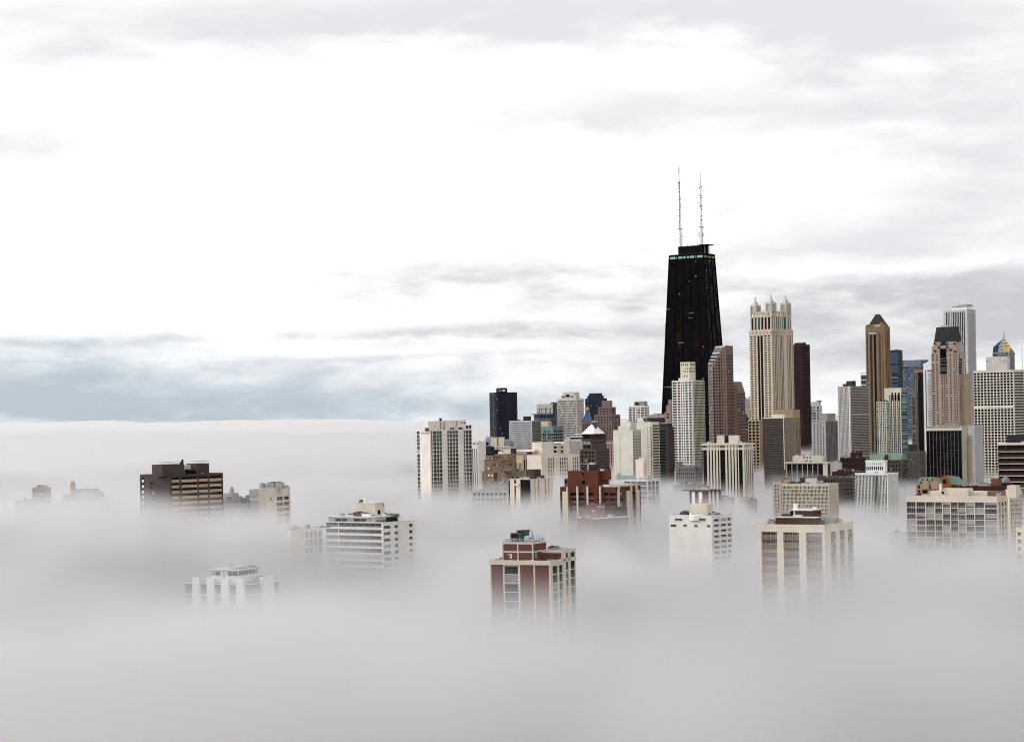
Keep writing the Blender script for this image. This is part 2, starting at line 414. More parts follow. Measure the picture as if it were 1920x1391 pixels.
top = FOG_TOP - 4 + (top - FOG_TOP + 4) * e_; thin = 1 + (thin - 1) * e_; soft = FOG_SOFT + (soft - FOG_SOFT) * e_
img = bpy.data.images.new('fog_top_field', GW, GH_, float_buffer=True, is_data=True)
img.pixels.foreach_set(np.stack([top, thin, soft, np.ones_like(top)], -1).astype(np.float32).ravel()); img.update()
mpp = nn(nt, 'ShaderNodeMapping'); mpp.inputs['Scale'].default_value = (1 / (GX1 - GX0), 1 / (GY1 - GY0), 0); mpp.inputs['Location'].default_value = (-GX0 / (GX1 - GX0), -GY0 / (GY1 - GY0), 0)
L(geo.outputs['Position'], mpp.inputs['Vector'])
im = nn(nt, 'ShaderNodeTexImage'); im.image = img; im.extension = 'EXTEND'; im.interpolation = 'Linear'; L(mpp.outputs[0], im.inputs['Vector'])
sc_ = nn(nt, 'ShaderNodeSeparateColor'); L(im.outputs['Color'], sc_.inputs[0])
n2 = noise(nt, geo.outputs['Position'], 1 / 48, 2, (1, .8, 1.5), (31, 7, 3), .6)
zt = ma('ADD', sc_.outputs[0], ma('MULTIPLY', ma('SUBTRACT', n2, .5), FOG_A3))
t = ma('DIVIDE', ma('SUBTRACT', zt, Z), sc_.outputs[2], clamp=True)
t = ma('POWER', t, FOG_POW)
dn = ma('MULTIPLY', ma('MULTIPLY', t, sc_.outputs[1]), FOG_D)
L(dn, pv.inputs['Density'])
fg = MB(); fg.box(-9000, 9000, -400, 36000, -1, FOG_BOX, fm_)
fo = fg.build('haze'); tag(fo, 'thick pale fog bank drowning the lower storeys of the city', 'fog', kind='stuff')

# far fog hills over the lake, one closed lumpy body of even density
fv = bpy.data.materials.new('far_fog_volume'); fv.use_nodes = True; ft = fv.node_tree; ft.nodes.clear()
fo_ = nn(ft, 'ShaderNodeOutputMaterial'); fp = nn(ft, 'ShaderNodeVolumePrincipled'); fp.inputs['Color'].default_value = (.99, .985, .99, 1); fp.inputs['Anisotropy'].default_value = .35; fp.inputs['Density'].default_value = .0022; ft.links.new(fp.outputs[0], fo_.inputs['Volume'])
NX, NY = 90, 24; fx_, fy_ = np.meshgrid(np.linspace(-5200, 400, NX), np.linspace(8500, 17000, NY))
edge = np.clip(np.minimum.reduce([(fx_ + 5200) / 500, (400 - fx_) / 1500, (fy_ - 8500) / 1800, (17000 - fy_) / 1800]), 0, 1); edge = edge * edge * (3 - 2 * edge)
hz_ = 2 + edge * (78 + 60 * fbm(fx_, fy_ * .6, 900, 3) + np.clip(-fx_ / 2600, 0, 1) * 26)
far = MB(); far.v = [(float(a), float(b_), float(c_)) for a, b_, c_ in zip(fx_.ravel(), fy_.ravel(), hz_.ravel())] + [(float(a), float(b_), .5) for a, b_ in zip(fx_.ravel(), fy_.ravel())]
k0 = NX * NY; ix = lambda i, j: j * NX + i
for j in range(NY - 1):
    for i in range(NX - 1):
        far.f.append((ix(i, j), ix(i + 1, j), ix(i + 1, j + 1), ix(i, j + 1))); far.f.append((k0 + ix(i, j + 1), k0 + ix(i + 1, j + 1), k0 + ix(i + 1, j), k0 + ix(i, j)))
for i in range(NX - 1): far.f.append((k0 + ix(i, 0), k0 + ix(i + 1, 0), ix(i + 1, 0), ix(i, 0))); far.f.append((ix(i, NY - 1), ix(i + 1, NY - 1), k0 + ix(i + 1, NY - 1), k0 + ix(i, NY - 1)))
for j in range(NY - 1): far.f.append((k0 + ix(0, j + 1), k0 + ix(0, j), ix(0, j), ix(0, j + 1))); far.f.append((k0 + ix(NX - 1, j), k0 + ix(NX - 1, j + 1), ix(NX - 1, j + 1), ix(NX - 1, j)))
far.mi = [0] * len(far.f); far.ms = [fv]
ff = far.build('haze'); tag(ff, 'bright far fog hills over the lake under the blue cloud bank', 'fog', kind='stuff')
for p_ in ff.data.polygons: p_.use_smooth = True

w = bpy.data.worlds.new('World'); S.world = w; w.use_nodes = True; wt = w.node_tree; wt.nodes.clear(); WL = wt.links.new
wo = nn(wt, 'ShaderNodeOutputWorld'); bg = nn(wt, 'ShaderNodeBackground'); WL(bg.outputs[0], wo.inputs[0])
sky = nn(wt, 'ShaderNodeTexSky'); sky.sky_type = 'NISHITA'; sky.sun_disc = False
sky.sun_elevation = SUN_EL; sky.sun_rotation = SUN_AZ; sky.air_density = 1.0; sky.dust_density = 2.0
tc = nn(wt, 'ShaderNodeTexCoord'); sp = nn(wt, 'ShaderNodeSeparateXYZ'); WL(tc.outputs['Generated'], sp.inputs[0])
wm = lambda op, a, b=None, c=None, clamp=False: ma(op, a, b, c, wt, clamp)
dx, dy, dz = sp.outputs
az = wm('MULTIPLY', wm('ARCTAN2', dx, dy), 180 / pi); el = wm('MULTIPLY', wm('ARCSINE', dz), 180 / pi)
cv = nn(wt, 'ShaderNodeCombineXYZ'); WL(az, cv.inputs[0]); WL(el, cv.inputs[1])
A = noise(wt, cv.outputs[0], 1.0, 4, (.16, .55, 1), (3.1, 1.7, 0), .55, .15, True)     # broad streaks
A2 = noise(wt, cv.outputs[0], 1.0, 6, (.42, 1.7, 1), (9.3, 4.1, 0), .6, .15, True)     # finer wisps
A4 = noise(wt, cv.outputs[0], 1.0, 6, (.5, 1.5, 1), (5.3, 2.2, 0), .6, .2, True)     # billows
warp = wm('SUBTRACT', A, .5); warp2 = wm('SUBTRACT', A2, .5); warp4 = wm('SUBTRACT', A4, .5)
azw = wm('ADD', az, wm('MULTIPLY', warp, 5.0)); elw = wm('ADD', wm('ADD', el, wm('MULTIPLY', warp, 1.1)), wm('MULTIPLY', warp2, .35))
def blob(px, py, rx, ry, a, tilt=0):
    a0 = (px - 960) / 69.8; e0 = (EYE - py - .0192 * (px - 960)) / 69.8
    p = wm('MULTIPLY', wm('SUBTRACT', azw, a0), 69.8 / rx); q = wm('MULTIPLY', wm('SUBTRACT', elw, e0), 69.8 / ry)
    if tilt: q = wm('ADD', q, wm('MULTIPLY', p, tilt))
    return wm('MULTIPLY', wm('EXPONENT', wm('MULTIPLY', wm('ADD', wm('MULTIPLY', p, p), wm('MULTIPLY', q, q)), -1.0)), a)
def total(lst):
    acc = None
    for b in lst:
        v = blob(*b); acc = v if acc is None else wm('ADD', acc, v)
    return acc
def cover(lst, nz, amp, lo, hi):
    tt = total(lst); t_ = wm('ADD', tt, wm('MULTIPLY', wm('MULTIPLY', nz, amp), wm('MULTIPLY', tt, 3.0, clamp=True)))
    n = nn(wt, 'ShaderNodeMapRange', interpolation_type='SMOOTHSTEP'); WL(t_, n.inputs[0]); n.inputs[1].default_value = lo; n.inputs[2].default_value = hi
    return n.outputs[0]
def mixc(f, c1, c2):
    m = nn(wt, 'ShaderNodeMix', data_type='RGBA'); m.clamp_factor = True
    if isinstance(f, float): m.inputs[0].default_value = f
    else: WL(f, m.inputs[0])
    for i, c in ((6, c1), (7, c2)):
        if isinstance(c, tuple): m.inputs[i].default_value = (*c, 1)
        else: WL(c, m.inputs[i])
    return m.outputs[2]
sk = nn(wt, 'ShaderNodeVectorMath', operation='SCALE'); WL(sky.outputs[0], sk.inputs[0]); sk.inputs['Scale'].default_value = .10
blue = mixc(.12, SKY_BLUE, sk.outputs[0])
cP = cover(PALE, wm('ADD', wm('MULTIPLY', warp, .9), wm('MULTIPLY', warp2, .7)), 1.0, .12, 1.05)
cG = cover(GREY, wm('ADD', wm('MULTIPLY', warp, .5), wm('MULTIPLY', warp2, 1.6)), 1.0, .1, 1.3)
cB = cover(BLUE, wm('ADD', wm('MULTIPLY', warp2, .8), wm('MULTIPLY', warp4, 1.1)), 1.0, .0, 1.55)
c1 = mixc(cP, SKY_W1, SKY_PALE)
c1 = mixc(cG, c1, SKY_GREY)
c2 = mixc(cB, c1, blue)
# gain on the unseen sky: dimmed overhead, raised behind-left to light the facades
up = nn(wt, 'ShaderNodeMapRange', interpolation_type='SMOOTHSTEP'); WL(el, up.inputs[0])
up.inputs[1].default_value = 13; up.inputs[2].default_value = 40; up.inputs[3].default_value = 1.0; up.inputs[4].default_value = SKY_UP
bk = nn(wt, 'ShaderNodeMapRange', interpolation_type='SMOOTHSTEP'); WL(wm('ADD', wm('MULTIPLY', dx, .75), wm('MULTIPLY', dy, .66)), bk.inputs[0])
bk.inputs[1].default_value = .45; bk.inputs[2].default_value = -.7; bk.inputs[3].default_value = 1.0; bk.inputs[4].default_value = SKY_BACK
gain = nn(wt, 'ShaderNodeVectorMath', operation='SCALE'); WL(c2, gain.inputs[0]); WL(wm('MULTIPLY', up.outputs[0], bk.outputs[0]), gain.inputs['Scale'])
WL(gain.outputs[0], bg.inputs['Color']); bg.inputs['Strength'].default_value = 1.0
w.cycles.sampling_method = 'MANUAL'; w.cycles.sample_map_resolution = 512

sd = bpy.data.lights.new('sun', 'SUN'); sd.energy = SUN_E; sd.angle = R(SUN_ANG); sd.color = (1, .95, .88)
so = bpy.data.objects.new('sun', sd); COL.objects.link(so)
from mathutils import Vector
sdir = Vector((sin(SUN_AZ) * cos(SUN_EL), cos(SUN_AZ) * cos(SUN_EL), sin(SUN_EL)))
so.rotation_euler = (-sdir).to_track_quat('-Z', 'Y').to_euler(); so.location = (0, 0, 600)

S.view_settings.view_transform = 'Standard'; S.view_settings.look = 'None'; S.view_settings.exposure = 0; S.view_settings.gamma = 1
cy = S.cycles
cy.max_bounces = 8; cy.diffuse_bounces = 1; cy.glossy_bounces = 2; cy.transmission_bounces = 2; cy.volume_bounces = VB; cy.transparent_max_bounces = 8
cy.volume_step_rate = STEP; cy.volume_max_steps = 1024
cy.use_denoising = True; cy.denoiser = 'OPENIMAGEDENOISE'; cy.denoising_input_passes = 'RGB_ALBEDO_NORMAL'
cy.use_light_tree = False; cy.use_adaptive_sampling = True; cy.adaptive_threshold = .03; cy.adaptive_min_samples = 20; cy.sample_clamp_indirect = 6
cy.pixel_filter_type = 'BLACKMAN_HARRIS'; cy.filter_width = 1.05
cy.caustics_reflective = False; cy.caustics_refractive = False
# ================================================================== NEAR BUILDINGS, rising out of the fog
def rail(mb, x0, x1, y0, y1, z, h=1.1, m=steel, n=14):
    for a, b in (((x0, y0), (x1, y0)), ((x1, y0), (x1, y1)), ((x1, y1), (x0, y1)), ((x0, y1), (x0, y0))):
        for zz in (z + h, z + h * .5): mb.cyl((*a, zz), (*b, zz), .05, .05, m, 5)
        for i in range(n):
            t = i / n; p = (a[0] + (b[0] - a[0]) * t, a[1] + (b[1] - a[1]) * t); mb.cyl((*p, z), (*p, z + h), .05, .05, m, 5)
# --- brick tower with cream frame
b = B('apartment_tower', 'brown brick tower with cream frame lines and two green cooling units on its roof', 720, 24, 918, 1032, 1079.5, 1051, wall=cream2, par=1.0)
h0 = b.h
b.core()
RB_ = b.lx(1017, 1040, 0)
b.face('F', 's2.5 s.1', 16.8, top=1, wm=cream2, s0=0, s1=b.lx(921, 1060))
def strip(xa, xb, kind, mat=None, **k):
    b.face('F', kind, 16.8, s0=b.lx(xa, 1060), s1=b.lx(xb, 1060), top=5.5, wm=mat or cream2, **k)
strip(921, 943, 's1', brick, r=.35); strip(943, 945.5, 's1', r=.6)
b.face('F', 'w1', 16.8, sp=.10, top=5.5, s0=b.lx(945.5, 1060), s1=b.lx(971, 1060), g='m', mull=5, fm=black, blind=.15)
strip(971, 975, 's1', r=.6); strip(975, 1000, 's1', brick, r=.35); strip(1000, 1003, 's1', r=.6); strip(1003, 1029, 's1', brick, r=.35); strip(1029, 1032, 's1', r=.6)
bm_ = b.mb('cornice'); bm_.box(-.2, b.W + .2, -.45, -.02, h0 - 1.5, h0 + .05, cream2)
for py in range(1071, 1180, 17): b.bar('bracket', 'F', 1000.5, 1005, py, py + 1, 0, .8, cream2)
# rear wing, one storey higher
x55 = b.ly(1055, 1040, b.W); hz = h0 + 16.8 * b.k
rw = b.mb('rear_wing'); rw.box(b.lx(1010, 1040, x55), b.W - .45, x55, b.P - .3, h0 - 1, hz - .8, brick)
for q in (((b.lx(1010, 1040, x55)), b.W + .02, x55 - .3, x55 + .1), ((b.lx(1010, 1040, x55)), b.W + .02, b.P - .4, b.P)): rw.box(*q, hz - 1.1, hz, cream2)
rw.box(b.W - .5, b.W + .03, x55 + .1, b.P - .4, hz - 1.1, hz, cream2)
b.mb('roof').poly([(0, x55, hz - .79), (b.W - .5, x55, hz - .79), (b.W - .5, b.P - .3, hz - .79), (0, b.P - .3, hz - .79)], roofm)
ys = [b.ly(p, 1060, b.W) for p in (1032, 1036, 1045.5, 1048.5, 1055, 1061.5, 1066, 1070, 1079.4)]
kw = dict(sp=.11, g='kt', fm=black, blind=.1)
b.face('R', 's1', 16.8, top=5.5, s0=.45, s1=ys[1]); b.face('R', 'w1', 16.8, top=5.5, s0=ys[1], s1=ys[2], mull=2, **kw)
b.face('R', 's1', 16.8, top=5.5, s0=ys[2], s1=ys[3]); b.face('R', 'w1', 16.8, top=5.5, s0=ys[3], s1=ys[4], mull=1, **kw)
b.face('R', 's1', 16.8, top=0, s0=ys[4], s1=ys[5], z1=hz - 1.1); b.face('R', 'w1', 16.8, top=5, s0=ys[5], s1=ys[6], mull=1, z1=hz - .4, **kw)
b.face('R', 's1', 16.8, top=0, s0=ys[6], s1=ys[7], z1=hz - 1.1); b.face('R', 'w1', 16.8, top=5, s0=ys[7], s1=b.P - .6, mull=2, z1=hz - .4, **kw)
b.face('R', 's1', 16.8, top=0, s0=b.P - .6, s1=b.P - .05, z1=hz - 1.1)
# penthouse
pb = 3.2
x0, x1, y0, y1, zb, zt_ = b.box('penthouse', 942.5, 999, 1024, 1017, back=pb, m=brick, zb=h0 - 1)
pt = b.mb('penthouse_trim'); zm = b.z(999, 1034, x1, pb)
for za, ze in ((zt_ - .55, zt_ + .1), (zm - .35, zm + .15)):
    pt.box(x0 - .12, x1 + .12, y0 - .12, y0 + .02, za, ze, cream2); pt.box(x1 - .02, x1 + .12, y0 + .02, y1, za, ze, cream2)
for xx in (x0, (x0 + x1) / 2, x1 - .1): pt.box(xx - .2, xx + .25, y0 - .2, y0 + .05, zb, zt_ - .55, cream2)
b.mb('roof').poly([(x0, y0, zt_ + .02), (x1, y0, zt_ + .02), (x1, y1, zt_ + .02), (x0, y1, zt_ + .02)], roofm)
b.bar('door', 'F', 956, 960, 1037.5, 1047, pb, .08, cream); b.bar('door', 'R', 1003, 1007, 1037, 1047, x1, .08, greyc)
b.win('F', 952, 955, 1037, 1040.5, pb); b.win('F', 967, 970, 1037.5, 1040, pb)
r_ = MB(); rail(r_, x0 + .2, x1 - .1, y0 + .2, y1 - .2, zt_); r_.build('railing', b.e)
for xl, xc, xr, yt, yb, bk in ((957, 971, 980.5, 999.5, 1016, 6.0), (969, 982, 992.5, 994, 1013, 11)):
    c = MB(); u0, u1 = b.lx(xl, yt, bk), b.lx(xc, yt, bk); v1 = b.ly(xr, yt, u1); za = zt_; ze = b.z(xc, yt, u1, bk); zc = za + (ze - za) * .45
    c.box(u0, u1, bk, v1, zc, ze - .25, greenp); c.box(u0 - .15, u1 + .15, bk - .15, v1 + .15, ze - .25, ze, M('rust_brown_paint', (.10, .07, .035)))
    c.box(u0 + .2, u1 - .2, bk - .04, bk, zc + .15, ze - .4, black)
    for uu in (u0 + .1, u1 - .1):
        for vv in (bk + .1, v1 - .1): c.cyl((uu, vv, za), (uu, vv, zc), .09, .09, black, 6)
    for i in range(4): c.cyl((u0 + .4 + i * (u1 - u0 - .8) / 3, bk + .4, za), (u0 + .4 + i * (u1 - u0 - .8) / 3, bk + .4, zc), .22, .22, black, 8)
    pipe = [(u1 + .2, v1 - .2, ze - .2), (u1 + .8, v1 - .2, ze - .4), (u1 + 1.2, v1 - .2, ze - 1.2), (u1 + 1.3, v1 - .2, za)]
    for p, q in zip(pipe, pipe[1:]): c.cyl(p, q, .1, .1, black, 6)
    c.build('cooling_unit', b.e, label='green cooling unit')
for i in range(5): b.mast(x1 - 3 + i * .7, y0 + 5 + i * .9, zt_, 2.2 + .5 * (i % 2), .08, dgrey, 'vent_pipe')
b.unit(x1 - 3.2, y0 + 2.5, zt_, 1.6, 1.4, 1.2, steel); b.unit(b.lx(994, 1047, 1), 1.0, h0 - 1, .9, .9, 1.1, whitep)
b.unit(b.lx(1035, 1027, x55 + 3), x55 + 3, hz - .8, .9, .9, 1.3, steel)
b.clutter(4, 1, b.lx(940, 1047, 2), 2, b.P - 4, h0 - 1); b.clutter(3, b.lx(1020, 1035, x55 + 2), b.W - 3, x55 + 4, b.P - 2, hz - .8)
b.mast(x0 + 1.2, y0 + 4, zt_, 3.2, .06, dgrey); b.mast(b.lx(930, 1047, 3), 3, h0 - 1, 2.2, .07, dgrey)
b.done(amin=4, cap=100)

# --- cream balcony block
b = B('apartment_block', 'cream concrete block with framed balcony bays and a dark brown brick penthouse', 800, 24, 1421, 1546, 1600, 984, wall=cream, par=1.0)
b.core(r=1.3)
kw = dict(pitch=15.05, sp=.42, top=14.3, z1=b.h, g='c', mull=5, blind=.3, r=1.3, spm=M('brown_balcony_panel', (.17, .115, .075)), wm=cream, fm=whitep)
b.face('F', 's4 w18.5 s7.7 w18.6 s8.2 w18.8 s3.2', **kw)
b.face('R', 's5.8 w6.7 s4.5 w6.5 s4 w6.3 s1', **{**kw, 'mull': 2})
for i in range(8):  # balcony slabs
    zz = b.h - 14.3 * b.k - (i + 1) * 15.05 * b.k
    b.mb('balcony_slab').box(1.2, b.W - 1.2, .12, 1.2, zz - .02, zz + .28, cream); b.mb('balcony_slab').box(b.W - 1.2, b.W - .12, 1.4, b.P - .6, zz - .02, zz + .28, cream)
x0, x1, y0, y1, zb, z1 = b.box('penthouse', 1454, 1530, 1537, 971, back=2.5, m=M('dark_umber_brick', (.065, .034, .018)), zb=b.h - 1)
b.mb('penthouse_roof').box(x0 - .3, x1 + .3, y0 - .3, y1 + .3, z1 + .003, z1 + .35, roofw)
x2, x3, y2, y3, zb, z2 = b.box('penthouse', 1481, 1522, 1539.5, 957.5, back=8, m=_mats['dark_umber_brick'], zb=b.h - 1)
b.mb('penthouse_roof').box(x2 - .3, x3 + .3, y2 - .3, y3 + .3, z2 + .003, z2 + .35, roofw)
b.box('penthouse', 1465, 1481, 1482, 964, back=9, m=maroon, zb=b.h - 1, dp=3)
b.win('F', 1484, 1489, 958.5, 966, 8, 'kk'); b.bar('door', 'F', 1488.5, 1490.5, 958.5, 967, 8, .2, whitep)
c = MB(); c.lathe(b.lx(1492, 952, 12), 12, [(1.2, z2 + .3), (.75, z2 + .9), (.75, z2 + 2.4), (.6, z2 + 2.5), (.05, z2 + 2.6)], whitep); c.build('exhaust_hood', b.e)
b.unit(b.lx(1524, 952, 14), 14, z2 + .3, 1.2, 1.2, 1, whitep); b.unit(b.lx(1487, 968, 4.5), 4.5, z1 + .3, 3, 2.5, .7, roofw)
x5, x6, y5, y6, zb, z5 = b.box('mechanical_box', 1541, 1557, 1558.5, 969, back=12, m=lgrey, zb=b.h - 1, dp=4)
c = MB(); hx = b.lx(1442, 980, 2); pts = [(hx, 2, b.h - 1), (hx, 2, b.h + 1.6), (hx + .3, 2, b.h + 2.0), (hx + .7, 2, b.h + 2.0), (hx + 1, 2, b.h + 1.5)]
for p, q in zip(pts, pts[1:]): c.cyl(p, q, .14, .14, black, 6)
c.build('vent_pipe', b.e); b.mast(b.W - 1.2, 12, b.h, .6, .15, black, 'vent_pipe')
b.clutter(5, b.W * .72, b.W - 3, 5, b.P - 3, b.h - 1); b.clutter(3, .8, b.W * .2, 3, 10, b.h - 1); b.mast(b.lx(1500, 955, 12), 12, z2 + .3, 3.5, .06, dgrey); b.done(amin=4, wname='window')

# --- wide cream window-wall block
b = B('apartment_block', 'wide cream slab with a blank parapet band and ten bays of curtained window walls', 1060, 22, 1699, 1869, 1890, 930, wall=cream, par=1.0)
b.core()
b.face('F', 's.6 w16.5 s1.4 w16 s1.4 w15.5 s1.4 w12.5 s1.4 w13 s1.4 w12.5 s1.2 w12.8 s1.4 w14 s1.4 w16 s1.8 w21 s.6', 11.3, sp=.09, top=12, z1=b.h, g='w', mull=3, blind=.5, fm=lgrey, spm=cream)
b.face('R', 's5 w4 s3 w6 s3 w5 s4', 11.3, sp=.2, top=12, z1=b.h, g='c', mull=1, blind=.3)
b.box('penthouse', 1764, 1814, 1816, 916, back=5, m=cream, zb=b.h - 1, dp=7); b.box('penthouse', 1743, 1850, 1851, 921, back=8, m=cream, zb=b.h - 1, dp=7)
b.box('penthouse', 1888, 1905, 1908, 910, back=3, m=cream, zb=b.h - 1, dp=5)
b.win('F', 1766, 1770, 921.5, 926, 5, 'kk'); b.bar('flue', 'F', 1762.5, 1766, 907, 921, 5, 1, whitep)
b.bar('lift_housing', 'F', 1846, 1886, 920, 930, 12, 2, M('terracotta_wall', (.22, .13, .09)))
b.clutter(5, b.W * .1, b.W * .35, 9, 13, b.h - 1)
b.done(amin=5)
b = B('apartment_block', 'cream block with a fine window grid adjoining the wide cream slab', 1130, 50, 1885, 1892, 1916, 918, wall=cream, par=1.0)
b.core(); b.face('F', 's1', 11); b.face('R', 's1 6*(w2.2 s1.2)', 8.2, sp=.3, top=7, g='c')
b.box('lift_housing', 1892, 1900, 1906, 910, back=3, m=cream, zb=b.h - 1); b.done(amin=5)

# --- white slab with few windows
b = B('apartment_block', 'plain white slab with scattered square windows and a cream box on its roof', 1010, 32, 1254, 1334, 1372, 966, wall=white, par=.8)
b.core()
b.face('F', 's1', 10)
for a, c, d, e in ((1266, 1279, 971.5, 976), (1310, 1323, 971.5, 976), (1258, 1268, 983, 987.3), (1281.5, 1287.5, 983, 987.3), (1302, 1308, 983.5, 987.6), (1326, 1331.5, 984, 988)):
    b.win('F', a, c, d, e, 0, 'm', 2, fm=lgrey)
b.face('R', 's3 w8.5 s3 w9 s2 w6 s1', 10.2, sp=.52, top=4.5, g='m', mull=2)
x0, x1, y0, y1, zb, z1 = b.box('penthouse', 1292, 1326, 1337, 945, back=5, m=cream2, zb=b.h - .8)
c = MB(); xx = b.lx(1302, 970, 0); c.lathe(xx, 2.0, [(3.3, b.h - 2.6), (3.4, b.h - 2.4), (3.4, b.h - .2), (3.0, b.h + .1)], whitep, 20); c.build('balcony_drum', b.e)
c = MB(); c.lathe(b.lx(1295, 962, 3), 3, [(.5, b.h - .8), (.75, b.h + .2), (.5, b.h + .8), (.05, b.h + 1)], whitep); c.build('rooftop_dome', b.e)
for i in range(4): b.unit(b.lx(1275 + i * 3.4, 963, 4), 4, b.h - .8, 1.0, 2.5, 1.9 + .5 * (i in (1, 2)), dgrey)
for i, p in enumerate((1291, 1296, 1308, 1316, 1320)): b.mast(b.lx(p, 950, 6), 6, z1 if p > 1292 else b.h - .8, 2.5 + (i % 3), .12, (steel, dgrey)[i % 2])
b.clutter(7, b.W * .72, b.W - 2, 5, b.P - 3, b.h - .8)
b.done(amin=4)

# --- brown block far side
b = B('apartment_block', 'dark brown brick block with rows of tan balcony panels and black flue', 1160, 56, 262, 318, 418, 890, wall=brownb, par=.8, roof=roofd)
b.core(r=.9)
tanb = M('tan_balcony_panel', (.50, .35, .23))
b.face('F', 's1 w.9 s13', 10.3, sp=.5, top=2, g='m', spm=whitep, r=.9)
for i in range(4):
    for a in (282, 286): b.win('F', a, a + 2.7, 902.5 + i * 9.8, 907.5 + i * 9.8, 0, 'c')
b.face('R', 's.6 w9 s2.4 w19 s1.8 w10.5 s2 w15 s1.6', 10.3, sp=.5, top=2.2, g='k', spm=tanb, r=.9, mull=3)
for i in range(9): b.mb('balcony_rail').box(b.W - .9, b.W - .02, 1.2, b.P - .8, b.h - 2.6 - (i + 1) * 10.3 * b.k + 1.45, b.h - 2.6 - (i + 1) * 10.3 * b.k + 1.55, black)
pz = b.h - .8
def pent(xl, xc, xr, yt, bk, m, dp=None, part='penthouse', mt=None): return b.box(part, xl, xc, xr, yt, back=bk, m=m, dp=dp, zb=pz, mt=mt)
def pbox(part, xa, xb_, yt, bk, dp, m):  # block seen on its right face
    x = b.W - bk; u0, u1 = b.ly(xa, yt, x), b.ly(xb_, yt, x); c = b.mb(part); zt = b.z(xa, yt, x, u0); c.box(x - dp, x, u0, u1, pz, zt, m); return x, u0, u1, zt
A_ = pbox('penthouse', 304, 345.5, 871, 1.5, 10, brownb); B_ = pbox('penthouse', 367, 392, 869, 2.5, 9, brownb); C_ = pbox('lift_housing', 345.8, 366.5, 872, 7, 6, cream2)
b.bar('canopy', 'R', 346, 374, 879.5, 882, b.W - 4, 2, brownb); b.win('R', 346, 372, 882, 889, b.W - 4.5, 'kk')
for q, (xa, xb_) in ((A_, (301, 330)), (B_, (360, 388))):
    fr = MB(); u0, u1 = b.ly(xa, 868, q[0] - 3), b.ly(xb_, 868, q[0] - 3); zt = q[3] + 1.1
    for xx in (q[0] - 1, q[0] - 6): fr.box(xx - .12, xx + .12, u0, u1, zt, zt + .2, steel)
    for i in range(6):
        uu = u0 + (u1 - u0) * i / 5; fr.box(q[0] - 6, q[0] - 1, uu - .08, uu + .08, zt - .1, zt, steel)
        if q[1] < uu < q[2]: fr.cyl((q[0] - 3, uu, q[3]), (q[0] - 3, uu, zt), .1, .1, steel, 6)
    fr.build('roof_frame', b.e)
fl = MB(); uu = b.ly(342, 866, A_[0] - 2); fl.cyl((A_[0] - 2, uu, A_[3]), (A_[0] - 2, uu, A_[3] + 2.4), .65, .65, black, 10); fl.cyl((A_[0] - 2, uu - 1.3, A_[3]), (A_[0] - 2, uu - 1.3, A_[3] + 1.2), .4, .4, black, 10); fl.build('flue', b.e)
dsh = MB(); uu = b.ly(379, 886, b.W - 1.5); dsh.lathe(b.W - 1.5, uu, [(.1, pz), (.5, pz + .4), (.5, pz + 1)], whitep); dsh.build('satellite_dish', b.e)
b.done(amin=4)

# --- small grey block with chimneys beside it, cream slab further on
b = B('apartment_block', 'low grey brick house with a small chimney turret beside the dark brown block', 1230, 40, 416, 448, 494, 936, wall=M('ash_brick', (.16, .14, .13)), par=.5)
b.core(); b.face('F', '6*(s1 w1) s1', 9, sp=.45, g='m'); b.face('R', '7*(s1 w1) s1', 9, sp=.45, g='m')
x0, x1, y0, y1, zb, z1 = b.box('penthouse', 419, 436, 447.5, 924.5, back=3, m=M('ash_stone', (.32, .29, .25)), zb=b.h - .5)
t_ = b.box('chimney', 430, 436, 439, 919, back=5, m=_mats['ash_stone'], zb=z1)
for i in range(3): b.mast(t_[0] + .4 + i * .8, 6, t_[5], 2.2, .3, black, 'chimney_pot')
b.unit(b.lx(468, 935, 4), 4, b.h - .5, 4, 3, 1, roofw); b.done(amin=5)
b = B('apartment_tower', 'cream slab with a blank front wall and corner balconies fading into fog', 1230, 25, 485, 516, 544, 914, wall=cream, par=.6)
b.core(); b.face('F', 's1', 10); b.win('F', 507, 509, 933, 938, 0, 'm'); b.face('R', 's1 w5 s1 w4 s1', 10.5, sp=.3, top=16, g='m', slab=(1.2, .25), mull=1)
b.box('grey_wing', 467, 484.9, 484.95, 917, back=4, m=lgrey, zb=40, dp=9)
for p, w, hh in ((487, 2.2, 3), (497, 1.6, 2.6), (502, 5.2, 3.6), (513, 5.5, 3.4), (533, 1.2, 1.6)): b.unit(b.lx(p, 912, 4), 4, b.h - .6, w, 3, hh, lgrey)
b.mast(b.W - 1, 3, b.h, 2.2); b.done(amin=5)

# --- white office with terrace and conifers
b = B('apartment_block', 'white block with ribbon windows and a corner roof terrace with dark conifers', 1000, 40, 610, 717, 779, 979, wall=white, par=.5, roof=roofw)
hB = b.h; b.core()
b.face('F', 's.5 w13 s.6 w45 s1.2', 12, sp=.36, top=0, g='m', mull=6, fm=lgrey, blind=.4, r=.4)
b.face('R', 's1.5 w13 s8 w7 s22 w7 s6', 12, sp=.5, top=5, g='m', mull=2, fm=lgrey, r=.4)
up = b.mb('upper_storey'); yt1 = b.ly(735, 985, b.W - .4); zu = b.z(717, 970, b.W - 6, 0)
xe = b.W - 5.5
up.box(1, xe, .8, b.P - 10, hB - .48, zu, white); ur = b.mb('roof'); ur.box(.4, xe + .6, .2, b.P - 9.6, zu + .004, zu + .35, roofw)
for i in range(7): b.panes.append((1.6 + i * (xe - 2.4) / 7, hB - .2, (xe - 2.4) / 7 - .25, zu - hB - .35, (0, 0, .8), 'c', 2, 0, lgrey))
up.box(b.W - 6, b.W - .4, 12, b.P - 10, hB - .48, zu, white)
